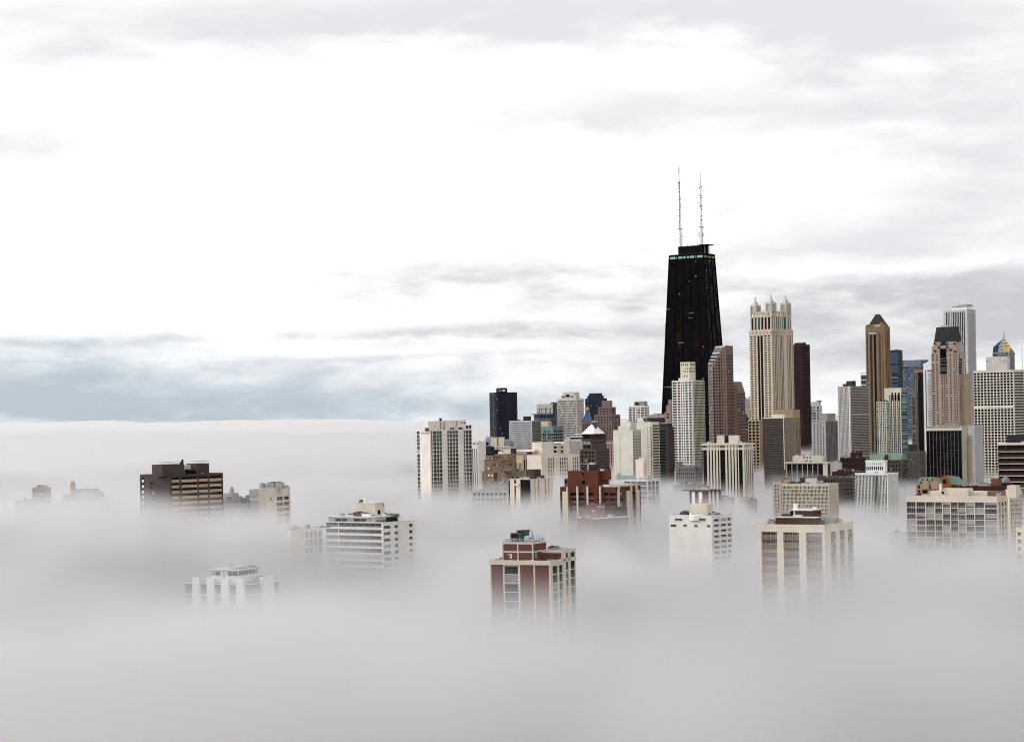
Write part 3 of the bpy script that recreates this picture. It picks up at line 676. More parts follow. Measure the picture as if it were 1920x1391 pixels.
x0, x1, y0, y1, zb, z1 = b.box('penthouse', 667, 703, 721, 943.5, back=6, m=cream2, zb=zu + .3, mt=roofw)
b.win('R', 708, 713, 956, 964, x1, 'kk'); b.win('R', 718, 720, 945, 947.5, x1, 'kk')
c = MB(); c.lathe(b.lx(684, 938, 9), 9, [(1.0, z1 + .3), (1.0, z1 + .6), (.55, z1 + .8), (.6, z1 + 2.2), (.1, z1 + 2.4)], whitep); c.build('exhaust_hood', b.e)
b.unit(b.lx(673, 941, 8), 8, z1 + .3, 1.6, 1.6, .9, M('olive_box', (.10, .11, .05)))
for p, w, hh, m in ((637, 1.6, 1, steel), (648, 5, .9, roofw), (662, 5.5, 1.9, M('rust_box', (.12, .08, .07))), (677, 5.2, 1.5, whitep), (717, 2, 1.5, whitep), (722, 3, 1.2, steel), (736, 2, 1, dgrey)): b.unit(b.lx(p, 965, 3), 3, zu + .3, w, 2.2, hh, m)
b.mast(b.lx(636, 965, 3), 3, zu + .3, 2.2, .1, dgrey); b.mast(b.lx(724, 965, 6), 6, zu + .3, 2.8, .15, dgrey, 'vent_pipe')
r_ = MB(); rail(r_, b.W - 5, b.W - .6, 11, b.P - 11, zu, 1.4, dgrey, 8); rail(r_, b.W - 4.8, b.W - .5, .5, 11.6, hB - .4, 1.2, black, 9); r_.build('railing', b.e)
b.panes.append((b.W - 5.2, hB - .2, 4.4, 2.2, (0, 0, 12), 'k', 3, 0, whitep))
b.done(amin=4)
def conifer(x, y, z, hh, label):
    e = bpy.data.objects.new('conifer_shrub', None); COL.objects.link(e); e.location = (x, y, z); tag(e, label, 'shrub', 'conifers on the roof terrace')
    t = MB(); t.box(-.45, .45, -.45, .45, -.1, .45, M('dark_planter', (.04, .035, .03))); t.build('planter', e)
    t = MB(); t.cyl((0, 0, .4), (0, 0, hh * .9), .07, .03, M('bark', (.06, .04, .03)), 6); t.build('trunk', e)
    c = MB(); gmt = M('conifer_green', (.012, .030, .016), .9, .5, 0, .2, 3)
    for i in range(420):
        q = random.random() ** 1.3; zz = .6 + q * (hh - .6); rr = (1 - q) * hh * .33 * sqrt(random.random()) + .05; a = random.random() * 6.28
        px_, py_ = rr * cos(a), rr * sin(a); d = .34; a2 = random.random() * 6.28
        c.poly([(px_, py_, zz), (px_ + d * cos(a2), py_ + d * sin(a2), zz - .2), (px_ + d * cos(a2 + .7), py_ + d * sin(a2 + .7), zz + .25)], gmt)
    c.build('crown', e)
for px_, bk, hh, lb in ((727.5, 2.2, 3.0, 'short dark conifer nearest the glazed terrace door'), (735, 3.5, 4.2, 'tallest dark conifer in the middle of the roof terrace'), (741, 4.5, 3.4, 'dark conifer at the outer end of the roof terrace')):
    xx = b.W - 1.2; yy = b.ly(px_, 978, xx)
    conifer(b.O[0] + xx * b.u[0] + yy * b.v[0], b.O[1] + xx * b.u[1] + yy * b.v[1], hB - .35, hh, lb)

# --- small cream house in fog
b = B('apartment_block', 'low cream house with narrow slit windows almost lost in fog', 960, 50, 526, 546, 605, 993, wall=M('butter_render', (.64, .60, .50)), par=.5)
b.core(); b.face('F', 's1', 10); b.face('R', 's10 w2 s1.2 w2 s1.2 w2 s1.2 w2 s1', 15, sp=.25, top=4, g='m'); b.mast(b.W - 6, 6, b.h, 2); b.unit(b.W - 9, 8, b.h - .5, 4, 3, .8, roofw); b.unit(b.W - 8, 20, b.h - .5, 3, 8, .6, dgrey); b.done(amin=4)

# --- white columned block
b = B('apartment_block', 'pale block with broad white piers and a glazed penthouse, half dissolved in fog', 850, 42, 343, 456, 527, 1096, wall=whitep, par=.3)
zt_ = b.h; b.core(r=1.2)
kw = dict(pitch=21.5, sp=.07, top=0, g='m', r=1.2, mull=2, fm=lgrey, z1=zt_ - .3)
b.face('F', 'w13.5 s10.5 w10.5 s10.5 w10.5 s10.5 w10.5 s10.5', **kw); b.face('R', 'w26 s17 w11', **kw)
pr = b.mb('pier')
for i in range(4):
    xa = b.W * (13.5 + i * 21) / 87; pr.box(xa, xa + b.W * 10.5 / 87, -.1, 1.0, zt_ - .28, zt_ + 2.2, whitep)
pr.box(b.W - 1.1, b.W + .1, b.P * .48, b.P * .79, zt_ - .28, zt_ + 2.2, whitep)
r_ = MB(); rail(r_, .2, b.W - .2, .3, b.P - .3, zt_, 1.5, lgrey, 26); r_.build('railing', b.e)
x0, x1, y0, y1, zb, z1 = b.box('penthouse', 395, 447, 484, 1070, back=7, m=whitep, zb=zt_ - .2)
b.mb('penthouse_roof').box(x0 - 1, x1 + 1, y0 - 1, y1 + 1, z1, z1 + .35, lgrey)
for a, c in ((396, 404), (404.6, 413), (427, 436), (436.6, 446)): b.win('F', a, c, 1071, 1079, 7, 'm')
for i in range(6): b.win('R', 447.6 + i * 6.1, 453 + i * 6.1, 1071 - i * .8, 1079 - i * 1, x1, 'm')
b.bar('door', 'F', 418, 421.5, 1071.5, 1083, 7, .1, lgrey)
b.box('chimney', 428, 433, 434, 1056, back=10, m=lgrey, zb=z1 + .3, dp=1.2)
c = MB(); c.lathe(b.lx(445, 1064, 12), 12, [(3.2, z1 + .35), (3.2, z1 + 1.1), (2.6, z1 + 1.4)], lgrey); c.build('rooftop_unit', b.e); b.unit(x1 - 2, y1 - 6, z1 + .35, 5, 3, .9, lgrey)
b.done(amin=4)

# --- distant ghosts at the far left
ghost = M('ghost_stone', (.30, .25, .21))
b = B('apartment_house', 'ornate stone apartment house with a drum turret and pinnacles, ghostly in thick fog', 1500, 30, 100, 205, 228, 941, wall=ghost, par=.4)
b.core(); b.face('F', 's1 14*(w1 s1)', 9, sp=.4, g='m', top=3); b.face('R', 's1 4*(w1 s1)', 9, sp=.4, g='m', top=3)
x0, x1, y0, y1, zb, z1 = b.box('attic_storey', 118, 180, 195, 927, back=3, m=ghost, zb=b.h - .4)
rf = b.mb('mansard_roof'); rf.frustum(b.lx(128, 925, 4), b.lx(182, 925, 4), 4, 16, z1, z1 + 4.2, slateb, .35, .55)
c = MB(); c.lathe(b.lx(136.5, 910, 8), 8, [(1.9, z1), (1.9, z1 + 8.0), (1.5, z1 + 9), (.2, z1 + 9.8)], ghost); c.build('turret', b.e)
for p, hh in ((178, 5), (199, 4), (221, 4)):
    c = MB(); xx = b.lx(min(p, 204), 935, 1); yy = 1 if p < 205 else b.ly(p, 940, b.W - 1)
    zz = z1 if p < 180 else b.h; c.box(xx - .8, xx + .8, yy, yy + 1.6, zz - .5, zz + hh * .6, ghost); c.frustum(xx - .8, xx + .8, yy, yy + 1.6, zz + hh * .6, zz + hh, ghost, .1); c.build('pinnacle', b.e)
b.done(amin=5)
b = B('apartment_block', 'grey flat-topped block faint in the fog behind the ornate stone house', 1560, 30, 60, 90, 96, 914, wall=ghost, par=.4)
b.core(); b.face('F', 's1 5*(w1 s1)', 9, sp=.4, g='m', top=3); b.face('R', 's1 2*(w1 s1)', 9, sp=.4, g='m', top=3); b.box('lift_housing', 70, 77, 78, 909, back=4, zb=b.h - .4, dp=3); b.done(amin=5)
b = B('apartment_block', 'lowest and faintest grey block, a mere shadow at the end of the fog-bound row', 1600, 30, 28, 78, 98, 938, wall=ghost, par=.4)
b.core(); b.face('F', 's1 8*(w1 s1)', 9, sp=.4, g='m', top=3); b.face('R', 's1 2*(w1 s1)', 9, sp=.4, g='m', top=3); b.done(amin=5)
# --- block at the right picture edge
b = B('apartment_block', 'cream wall with a single column of square windows at the frame edge', 900, 30, 1905, 1965, 1990, 990, wall=cream, par=.6)
b.core(); b.face('F', 's1.6 w4 s20 w4 s8', 14, sp=.45, top=6, g='m', mull=1); b.face('R', 's1', 10); b.unit(1, 3, b.h - .6, 4, 3, 1.2, whitep); b.done(amin=4)
# ================================================================== MIDDLE DISTANCE
# --- cream tower with slit windows
b = B('apartment_tower', 'tall cream tower alone in fog with four round emblems on its blank end wall', 1650, 58, 780, 806, 885, 806.5, wall=offw, par=.8, roof=roofd)
b.core(r=.8)
b.face('F', 'w6.6 s19.4', 7.25, sp=.14, top=1.6, g='m', mull=1, r=.8, z1=b.h)
kw = dict(pitch=7.25, top=1.7, z1=b.h, r=.8, g='kk')
xs = [806, 806.8, 809.3, 811, 816.8, 817.8, 822.2, 823.3, 828.2]
P_ = b.P
def seg(c, a, e, **k): b.face('R', c, s0=max(.8, P_ * (a - 806) / 79), s1=P_ * (e - 806) / 79, **{**kw, **k})
seg('s.5 w3 s1.2 w6.2 s.55 w5 s.55 w5.2', 806, 828.2, sp=.13, mull=1)
seg('s2.2 h1.4 s3.4 h1.4 s1.4', 828.2, 838.2, sp=.62, top=9)
seg('w3.4 s.55 w4.9 s.6 w4.5 s.6 w5', 838.2, 858.6, sp=.13, mull=1)
seg('s2.6 h1.3 s4 h1.3 s.8', 858.6, 869, sp=.62, top=9)
seg('w3 s.9 w5 s.55 w5.2 s.45', 869, 884.6, sp=.13, mull=1)
for a in (791, 794.8, 798.8, 802.6):
    c = MB(); x = b.lx(a, 812, 0); z = b.z(a, 812, x, 0); c.cyl((x, .02, z), (x, -.12, z), .82, .82, dgrey, 16); c.cyl((x + (.12 if a == 791 else -.1), -.12, z), (x, -.2, z), .36, .36, lgrey, 12)
    c.build('round_emblem', b.e)
pz = b.h - .8
def rb(part, xa, xe, yt, bk, dp, m, z0=None):
    x = b.W - bk; u0, u1 = b.ly(xa, yt, x), b.ly(xe, yt, x); zt = b.z(xa, yt, x, u0); b.mb(part).box(x - dp, x, u0, u1, pz if z0 is None else z0, zt, m); return x, u0, u1, zt
A_ = rb('penthouse', 803, 831.5, 789.5, 3, 9, offw); B_ = rb('penthouse', 834, 855.5, 788.5, 3, 9, offw); C_ = rb('penthouse', 855.8, 873.5, 787.5, 4, 8, offw); D_ = rb('penthouse', 857, 884, 797, 1.2, 10, offw)
b.win('R', 863.5, 867, 791.5, 793.5, C_[0]); b.win('R', 869, 873, 791.5, 794.5, C_[0]); b.win('R', 873.5, 877.5, 798, 803, D_[0], 'kk'); b.win('R', 879, 883.5, 797, 803, D_[0], 't')
b.win('R', 814, 816.5, 798.5, 800, A_[0]); b.bar('flue', 'R', 823.5, 826.5, 784, 790, A_[0] - 3, 1.4, black); b.bar('flue', 'R', 825.5, 827, 790, 804, A_[0], .5, tan_); b.bar('flue', 'R', 856, 857.5, 789, 803, B_[0] + .3, .5, tan_)
for p in (799, 847, 860, 863): rb('rooftop_unit', p, p + 4.5, 803 - (p % 3), .8, 2, dgrey)
b.mast(b.W - 2, b.ly(847, 800, b.W - 2), pz, 4, .15, lgrey); b.done(amin=5.5)
# --- slim striped tower behind
b = B('office_tower', 'slim white tower with dark vertical stripes behind the lone cream tower', 1950, 30, 880, 896.5, 897.5, 828, Dp=14, wall=white, par=1.5)
b.core(); b.face('F', 's5 3*(d1.6 s2.2)', 8, top=10, g='kk'); b.face('R', 's1', 8)
for p in (887, 890, 894.5): b.win('F', p, p + 1.6, 830, 833, 0, 'kk')
b.done(amin=5)
# --- cream block with window columns
b = B('apartment_block', 'broad cream block with dark window columns and a stepped tower head with recessed balconies', 1790, 48, 988, 1015, 1085, 853, wall=cream, par=.8)
b.core(r=.7)
b.face('F', 's1', 8)
b.face('R', 's13 w2.6 s2 w2.6 s2 w2.6 s12.5 w2.6 s2 w2.6 s2 w2.6 s2 w2.6 s10.5 w2.6 s2 w2.6 s2 w2.6 s1', 7.1, sp=.22, top=4.5, g='k', r=.7)
pz = b.h - .8
A_ = rb('tower_head', 1015.5, 1038, 829, 2, 12, cream); B_ = rb('tower_head', 1038.1, 1056, 836, 3, 10, cream); C_ = rb('tower_head', 1056.1, 1067.5, 828, 2, 12, cream)
for y in (836.5, 844): b.win('R', 1038.5, 1043.5, y, y + 4.5, B_[0]); b.win('R', 1052, 1056, y, y + 4.5, B_[0]); b.bar('balcony_slab', 'R', 1038, 1056.5, y - 3, y, B_[0], 1.0, cream)
b.bar('canopy', 'F', 982, 1015, 843, 846.5, 6, 8, cream); b.win('F', 988, 1015, 846.5, 851, 5, 'kk')
for p in (1038, 1043, 1048, 1053): rb('rooftop_unit', p, p + 3.5, 831, 5, 3, slateb, B_[3])
b.done(amin=5)
# --- striped cream block
b = B('apartment_block', 'cream block striped by dark vertical slots round a deep black recess', 1450, 40, 952, 993, 1037.5, 898, wall=cream, par=.4, roof=lgrey)
b.core(r=.8); b.face('F', 'd3.8 s8 d3 s7.5 s.5 d18', 8, top=.6, g='kk', r=.8, z1=b.h); b.face('R', 's7.5 d1.6 s5.5 d2 s10 d2 s5 d1.4 s7 d1', 8, top=.6, g='kk', r=.8, z1=b.h)
b.bar('balcony_box', 'F', 964, 974.5, 906.5, 910.5, 0, .7, cream); b.win('F', 965, 967.5, 900, 906, -.02, 'kk')
x0 = b.box('penthouse', 986.5, 1001, 1014, 880, back=9, m=maroon, zb=b.h - .4)
b.clutter(5, 1, b.W - 3, 2, 8, b.h - .4); b.done(amin=5)
# --- low fogged roofs between
b = B('apartment_block', 'low pale flat-roofed block dissolving into fog below the ornate stone building', 1500, 20, 884, 952, 957, 919, Dp=30, wall=lgrey, par=.5, roof=roofm)
b.core(); b.face('F', 's1 8*(w1.6 s1)', 10, sp=.4, top=3, g='m'); b.face('R', 's1', 10); b.mast(4, 2, b.h, 1.6); b.unit(1, 2, b.h - .5, 2, 2, 1, whitep); b.done(amin=5)
b = B('apartment_block', 'plain grey flat wall under the ornate brown stone building', 1560, 20, 906, 951, 953, 906, Dp=25, wall=greyc, par=.4, roof=roofm)
b.core(); b.face('F', 's1', 8); b.face('R', 's1', 8); b.clutter(4, 2, b.W - 3, 1, 5, b.h - .4); b.done()
# --- ornate stone building
b = B('apartment_house', 'ornate brown stone house with stepped setbacks, bay windows and a greenish corner loggia', 1850, 30, 904, 946, 985, 884, wall=stone, par=.8)
b.core(); b.face('F', 's1 w1 s1.5 w1 s3 w1 s1 w1 s2', 8, sp=.45, top=4, g='c'); b.face('R', 's2 w1 s1 w1.4 s1 w1.4 s1 w1 s2', 9, sp=.4, top=8, g='m')
pz = b.h - .8
x = b.box('setback_storey', 908, 940, 948, 862, back=2, m=stone, zb=pz); y = b.box('setback_storey', 927, 951, 968, 851, back=7, m=stone, zb=x[5] - 4)
b.box('setback_storey', 940, 955, 968, 868, back=2.5, m=stone, zb=pz)
for i in range(9): b.win('F', 923 + i * 2.6, 924.3 + i * 2.6, 870, 873.5, 2, 'c')
for i in range(3): b.win('F', 930 + i * 6, 931.6 + i * 6, 855, 858, 7, 'k')
for i in range(6): b.win('R', 950 + i * 3, 951.5 + i * 3, 869 - i * .1, 873, b.lx(955, 868, 2.5), 'c')
c = b.mb('loggia'); u0, u1 = b.lx(908, 860, 1.5), b.lx(924, 860, 1.5); zl = x[5]
c.box(u0, u1, 1.5, 5.5, zl, zl + .4, stone); c.box(u0, u1, 1.4, 5.6, zl + 3.0, zl + 3.6, copper)
for i in range(7): c.cyl((u0 + .3 + i * (u1 - u0 - .6) / 6, 1.8, zl + .4), (u0 + .3 + i * (u1 - u0 - .6) / 6, 1.8, zl + 3.0), .22, .22, cream, 6)
c = b.mb('bay_roof'); c.box(b.lx(943, 882, -1), b.lx(960, 882, -1), -1.2, 1.5, b.h + 1.2, b.h + 2.2, slateb)
for p, yy in ((916, 878), (917, 891), (923, 891)):
    c = MB(); xx = b.lx(p, yy, 0); zz = b.z(p, yy, xx, 0); c.cyl((xx, .02, zz), (xx, -.15, zz), .95, .95, whitep, 14); c.build('round_window', b.e)
c = MB()  # thin dark strip down the front wall
c.box(b.lx(926, 880), b.lx(932, 880), -.06, 0, 30, b.h - 1, M('dark_strip_brown', (.035, .03, .022))); c.build('dark_strip', b.e)
b.clutter(4, 2, b.W * .5, 9, 12, x[5]); b.unit(b.lx(934, 850, 9), 9, y[5], 4, 3, 2.2, whitep); b.done(amin=4)
# --- tan slitted block behind it
b = B('office_block', 'sand coloured block with thin dark slit windows and a black roof box', 2000, 35, 940, 980, 990, 853, wall=sand, par=.6)
b.core(); b.face('F', 's1 16*(d1 s1)', 8, top=14, g='k'); b.face('R', 's1 d1.5 s1 d1 s1', 8, top=8, g='k')
b.box('penthouse', 945, 958, 959, 843, back=5, m=cream2, dp=8, zb=b.h - .6); b.box('mechanical_box', 957.5, 964, 968, 840.5, back=3.5, m=slate, zb=b.h - .6); b.done(amin=5)
# --- dark navy block
b = B('apartment_block', 'stepped near-black navy block between the striped slim tower and the ornate stone house', 2300, 30, 896, 925, 940, 847, wall=M('navy_brick', (.018, .020, .028)), par=.6, roof=slate)
b.core(); b.face('F', 's1 8*(w1 s1)', 6, sp=.5, g='kk'); b.face('R', 's1 4*(w1 s1)', 6, sp=.5, g='kk')
for q in ((898, 906, 908, 839), (906.5, 919, 922, 836.5), (920, 930, 934, 843), (932, 944, 946, 850)): b.box('penthouse', *q, back=2 + (q[0] % 3), zb=b.h - .6, m=_mats['navy_brick'], dp=8)
b.clutter(6, 2, b.W - 3, 3, 9, b.h - .6, slate); b.done()
# --- mansard house with castellated chimneys
b = B('mansard_house', 'cream house with grey domed mansard roofs and castellated cream chimney stacks', 2650, 20, 908, 956, 962, 836, Dp=24, wall=cream2, par=.3, roof=slateb)
b.core(); b.face('F', 's1 9*(w1 s1.2)', 5.5, sp=.45, top=2, g='k'); b.face('R', 's1', 5)
for a, e, yt in ((908, 922, 818.5), (934, 957, 823.5)):
    u0, u1 = b.lx(a, 830, 1), b.lx(e, 830, 1); zt = b.z(a, yt, u0, 1); c = MB(); n = 7; prof = [(1, 0), (.97, .35), (.86, .65), (.66, .85), (.40, .97), (.30, 1)]
    for (r0, h0), (r1, h1) in zip(prof, prof[1:]):
        cx_, hw = (u0 + u1) / 2, (u1 - u0) / 2
        c.prism([(cx_ - hw * r0, 8 - 7 * r0), (cx_ + hw * r0, 8 - 7 * r0), (cx_ + hw * r0, 8 + 7 * r0), (cx_ - hw * r0, 8 + 7 * r0)], b.h - .3 + (zt - b.h) * h0, b.h - .3 + (zt - b.h) * h1, slateb,
                top=[(cx_ - hw * r1, 8 - 7 * r1), (cx_ + hw * r1, 8 - 7 * r1), (cx_ + hw * r1, 8 + 7 * r1), (cx_ - hw * r1, 8 + 7 * r1)])
    c.build('mansard_roof', b.e)
b.win('F', 911.5, 916, 829, 834.5, .9, 'n'); b.win('F', 939, 943.5, 829, 834, .9, 'n')
for a, e in ((920, 931.5), (934.5, 945)):
    u0, u1 = b.lx(a, 825, .5), b.lx(e, 825, .5); zt = b.z(a, 819.5, u0, .5); c = MB(); c.box(u0, u1, .5, 3, 30, zt - 1.2, cream2)
    for i in range(4): c.box(u0 + i * (u1 - u0) / 3.6, u0 + (i + .55) * (u1 - u0) / 3.6, .5, 3, zt - 1.2, zt, cream2)
    c.build('chimney_stack', b.e)
c = MB(); c.lathe(b.lx(912.8, 818, 8), 8, [(.9, b.z(912, 819, 0, 8)), (.5, b.z(912, 817.5, 0, 8)), (.1, b.z(912, 816, 0, 8))], slate); c.build('finial', b.e)
b.done(amin=5)
# --- white ribbed office slab
b = B('office_block', 'white office slab with close horizontal window bands and a black lift housing', 2700, 28, 954.5, 997, 1014, 788.5, wall=M('cool_white', (.55, .55, .56)), par=.5, roof=roofd)
b.core(); b.face('F', 's1 24*(w1.25 s.45) s.8', 3.7, sp=.45, top=2, g='k'); b.face('R', 's1 w30 s.3', 3.7, sp=.42, top=2, g='k', wm=greyc)
b.box('lift_housing', 981, 990, 990.5, 780.5, back=4, m=slate, dp=8, zb=b.h - .5); b.clutter(4, b.W * .3, b.W * .6, 4, 8, b.h - .5, slate); b.done()
# --- glass blocks behind
b = B('hospital_tower', 'pale grey tower with paired narrow windows above a flat glass block', 3600, 30, 1006, 1036, 1045, 757, wall=lgrey, par=.6)
b.core(); b.face('F', 's1 4*(w1 s.8 w1 s2)', 6, sp=.3, top=7, g='nl'); b.face('R', 'w4 s5', 5, sp=.2, top=5, g='n', wm=dgrey); b.unit(b.W * .8, 5, b.h - .6, 12, 6, 3, dgrey); b.done()
b = B('glass_block', 'blue glass block with an overhanging flat grey roof', 3300, 25, 1001, 1033, 1038, 777, wall=slateb, par=.5)
b.core(); b.face('F', 's.2 9*(w3 s.2)', 8, sp=.14, top=0, g='s'); b.face('R', 's.2 2*(w3 s.2)', 8, sp=.14, top=0, g='n'); b.mb('roof_canopy').box(-3, b.W + 2, -3, b.P + 2, b.h, b.h + 1.4, dgrey); b.done()
b = B('glass_block', 'teal glass block with a sand coloured plant room on top', 2900, 40, 1013, 1037, 1056, 799, wall=greyc, par=.5)
b.core(); b.face('F', 's.2 7*(w2 s.2)', 6, sp=.2, top=1, g='l'); b.face('R', 's.2 5*(w2 s.4)', 6, sp=.35, top=1, g='k', wm=greyc); b.bar('glass_band', 'F', 1013, 1037, 800, 805, 0, .25, gl)
b.bar('glass_band', 'R', 1037.5, 1056, 801, 805, b.W, .25, gl); b.box('plant_room', 1013, 1028, 1034, 789.5, back=3, m=sand, zb=b.h - .5); b.done()
# --- Lake-side dark curved tower
b = B('curved_tower', 'dark navy glass tower with curved lobes and a round crown above the fog', 4200, 12, 909.5, 961.5, 962.5, 735, Dp=54, wall=gn, par=.4)
W_, P_ = b.W, b.P
cx_, cy_ = W_ / 2, P_ / 2 + 4; pts = []
for i in range(60):
    a = 2 * pi * i / 60; r = (W_ / 2) * (.92 + .17 * cos(3 * (a + pi / 2.0))); pts.append((cx_ + r * cos(a), cy_ + r * sin(a)))
xm = max(abs(x - cx_) for x, y in pts); pts = [(cx_ + (x - cx_) * W_ / 2 / xm, y) for x, y in pts]
c = MB(); c.prism(pts, 0, b.h, M('navy_curtain_wall', (.010, .013, .024), .6, .2, 0, .1), slate)
z = b.h - 3; k = 0
while z > 30:
    sc = 1.006; c.prism([(cx_ + (x - cx_) * sc, cy_ + (y - cy_) * sc) for x, y in pts], z, z + .5, M('navy_spandrel', (.022, .022, .027), .7)); z -= 3.6
c.build('curved_wall', b.e)
c = MB(); c.lathe(cx_ - 1, cy_, [(W_ * .20, b.h), (W_ * .20, b.h + 7), (W_ * .18, b.h + 9)], slate, 24); c.build('crown_drum', b.e)
for i in range(34):
    a = -pi / 2 + random.uniform(-1.1, 1.1); zz = b.h - 3.6 * random.randint(1, 32)
    p = pts[int(((a % (2 * pi)) / (2 * pi)) * 60)]; q = pts[(int(((a % (2 * pi)) / (2 * pi)) * 60) + 1) % 60]
    c = MB(); o_ = .3; c.poly([(p[0], p[1] - o_, zz + .6), (q[0], q[1] - o_, zz + .6), (q[0], q[1] - o_, zz + 2.0), (p[0], p[1] - o_, zz + 2.0)], random.choice((litd, gm, gm))); c.build('lit_window', b.e)
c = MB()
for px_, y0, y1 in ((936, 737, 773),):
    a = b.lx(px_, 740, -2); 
    for i in range(int((y1 - y0) / 3.4)): zz = b.h - 3 - i * 3.6; c.box(a, a + 2.0, cy_ - W_ * .42 if px_ < 960 else cy_ - 8, cy_ - W_ * .38 if px_ < 960 else cy_ + 8, zz, zz + 1.6, M('painted_copper_glint', (.16, .06, .04), .4))
c.build('painted_glint', b.e)  # copper glints painted as flat coloured bars on the dark wall
for a in (.35, -.3): c = MB(); c.poly([(cx_ - 1 + W_ * .2 * a, cy_ - W_ * .205, b.h + 2), (cx_ + 4 + W_ * .2 * a, cy_ - W_ * .205, b.h + 2), (cx_ + 4 + W_ * .2 * a, cy_ - W_ * .205, b.h + 5), (cx_ - 1 + W_ * .2 * a, cy_ - W_ * .205, b.h + 5)], lity if a > 0 else litd); c.build('lit_window', b.e)
# --- cross-braced tower
b = B('braced_tower', 'pale concrete tower with big zigzag braces across its window grid', 3300, 30, 1045, 1080.5, 1094.5, 747, wall=M('braced_concrete', (.56, .53, .49)), par=.8)
b.core(); b.face('F', 's1 9*(w1 s.25) 5*(w1.5 s.7) 9*(w1 s.25) s1', 4.6, sp=.42, top=3, g='k'); b.face('R', 's1 14*(w1 s.3) s1', 4.6, sp=.42, top=3, g='k')
bw = M('brace_infill', (.62, .58, .50))
def brace(f, xa, ya, xb_, yb, wd=1.7):
    c = MB()
    if f == 'F':
        a, e = b.lx(xa, ya), b.lx(xb_, yb); za, ze = b.z(xa, ya, a), b.z(xb_, yb, e); c.poly([(a - wd / 2, -.35, za), (a + wd / 2, -.35, za), (e + wd / 2, -.35, ze), (e - wd / 2, -.35, ze)], bw); c.build('brace', b.e)
    else:
        a, e = b.ly(xa, ya, b.W), b.ly(xb_, yb, b.W); za, ze = b.z(xa, ya, b.W, a), b.z(xb_, yb, b.W, e); x = b.W + .35; c.poly([(x, a - wd / 2, za), (x, a + wd / 2, za), (x, e + wd / 2, ze), (x, e - wd / 2, ze)], bw); c.build('brace', b.e)
for q in ((1046, 753, 1056, 771), (1056, 771, 1046, 791), (1078.5, 752, 1070, 770), (1070, 770, 1080, 789), (1080, 791, 1071, 811), (1046, 791, 1049, 797)): brace('F', *q)
for q in ((1081, 752, 1087, 768), (1093, 752, 1081.5, 790), (1081, 790, 1088, 808), (1087, 768, 1094, 782)): brace('R', *q, 2.6)
b.box('penthouse', 1056, 1076, 1086, 735, back=6, zb=b.h - .8); x = b.box('penthouse', 1052, 1080, 1087, 741, back=3, zb=b.h - .8); b.win('F', 1060.5, 1068, 740, 744.5, 2.9, 'kk'); b.win('F', 1053.5, 1059, 743, 745, 2.9, 'kk'); b.win('F', 1070, 1075.5, 742.5, 744.5, 2.9, 'kk'); b.mast(b.W * .6, 8, x[5] + 8, 4); b.done()
# --- dark blue stepped tower
b = B('office_tower', 'dark blue stepped tower with glinting window dots behind the pink setback tower', 3700, 28, 1097, 1131, 1138, 746.5, wall=M('dark_blue_panel', (.016, .022, .040)), par=.6, roof=slate)
b.core(); b.face('F', 's1 16*(w1 s1)', 5, sp=.5, top=2, g='nl'); b.face('R', 's1 4*(w1 s1)', 5, sp=.5, top=2, g='n')
b.box('crown', 1101, 1126, 1132, 741.5, back=4, zb=b.h - .6); b.box('crown', 1104, 1124, 1129, 737, back=6, zb=b.h - .6); b.done()
# --- pink setback tower
b = B('setback_tower', 'dusty pink tower stepping down in setbacks with rows of small windows', 3400, 32, 1114, 1146.5, 1163, 777, wall=pink, par=.6)
b.core(); b.face('F', 's1 11*(w1 s1)', 5, sp=.4, top=3, g='kl'); b.face('R', 's1 6*(w1 s1)', 5, sp=.4, top=3, g='kl')
x = b.box('upper_setback', 1121, 1146, 1154.5, 763, back=3, zb=b.h - .6); y = b.box('upper_setback', 1128, 1144, 1148, 751, back=7, zb=x[5])
for i in range(9):
    for j in range(3): b.win('F', 1122.5 + i * 2.7, 1123.9 + i * 2.7, 765.5 + j * 4.5, 768.5 + j * 4.5, 3, 'k')
for i in range(3): b.win('R', 1147.5 + i * 2.3, 1148.6 + i * 2.3, 765, 775, x[1], 'k')
b.done()
# --- ornate tower with blue roof and gold dome
b = B('domed_tower', 'ornate brown stone tower with a blue tiled pyramid roof and small gilded dome', 3100, 28, 1091, 1108, 1113.5, 790, wall=rose, par=.5)
b.core(); b.face('F', 's1 4*(w1 s1)', 5, sp=.35, top=5, g='k'); b.face('R', 's1 2*(w1 s1)', 5, sp=.35, top=5, g='k')
c = b.mb('pyramid_roof'); zt = b.z(1100, 771, b.W / 2, 5); c.frustum(1.2, b.W - 1.2, 1.2, b.P - 1.2, b.h - .4, zt, bluer, .3)
for xx in (1.2, b.W / 2, b.W - 1.2): c2 = MB(); c2.cyl((xx, .9, b.h - .5), (b.W / 2 + (xx - b.W / 2) * .3, b.P / 2 - b.P * .14, zt), .55, .5, rose, 6); c2.build('roof_rib', b.e)
for xx in (.4, b.W - .6): c2 = MB(); c2.box(xx - .7, xx + .7, .2, 1.6, b.h - .5, b.h + 3, rose); c2.frustum(xx - .7, xx + .7, .2, 1.6, b.h + 3, b.h + 5.5, rose, .05); c2.build('pinnacle', b.e)
c2 = MB(); c2.lathe(b.W / 2, b.P / 2, [(2.6, zt - 1), (2.6, zt + 2.2), (2.2, zt + 2.6)], rose); c2.build('lantern', b.e)
c2 = MB(); c2.lathe(b.W / 2, b.P / 2, [(2.2, zt + 2.6), (2.1, zt + 3.8), (1.3, zt + 5.2), (.3, zt + 6), (.1, zt + 7.4)], gold); c2.build('dome', b.e)
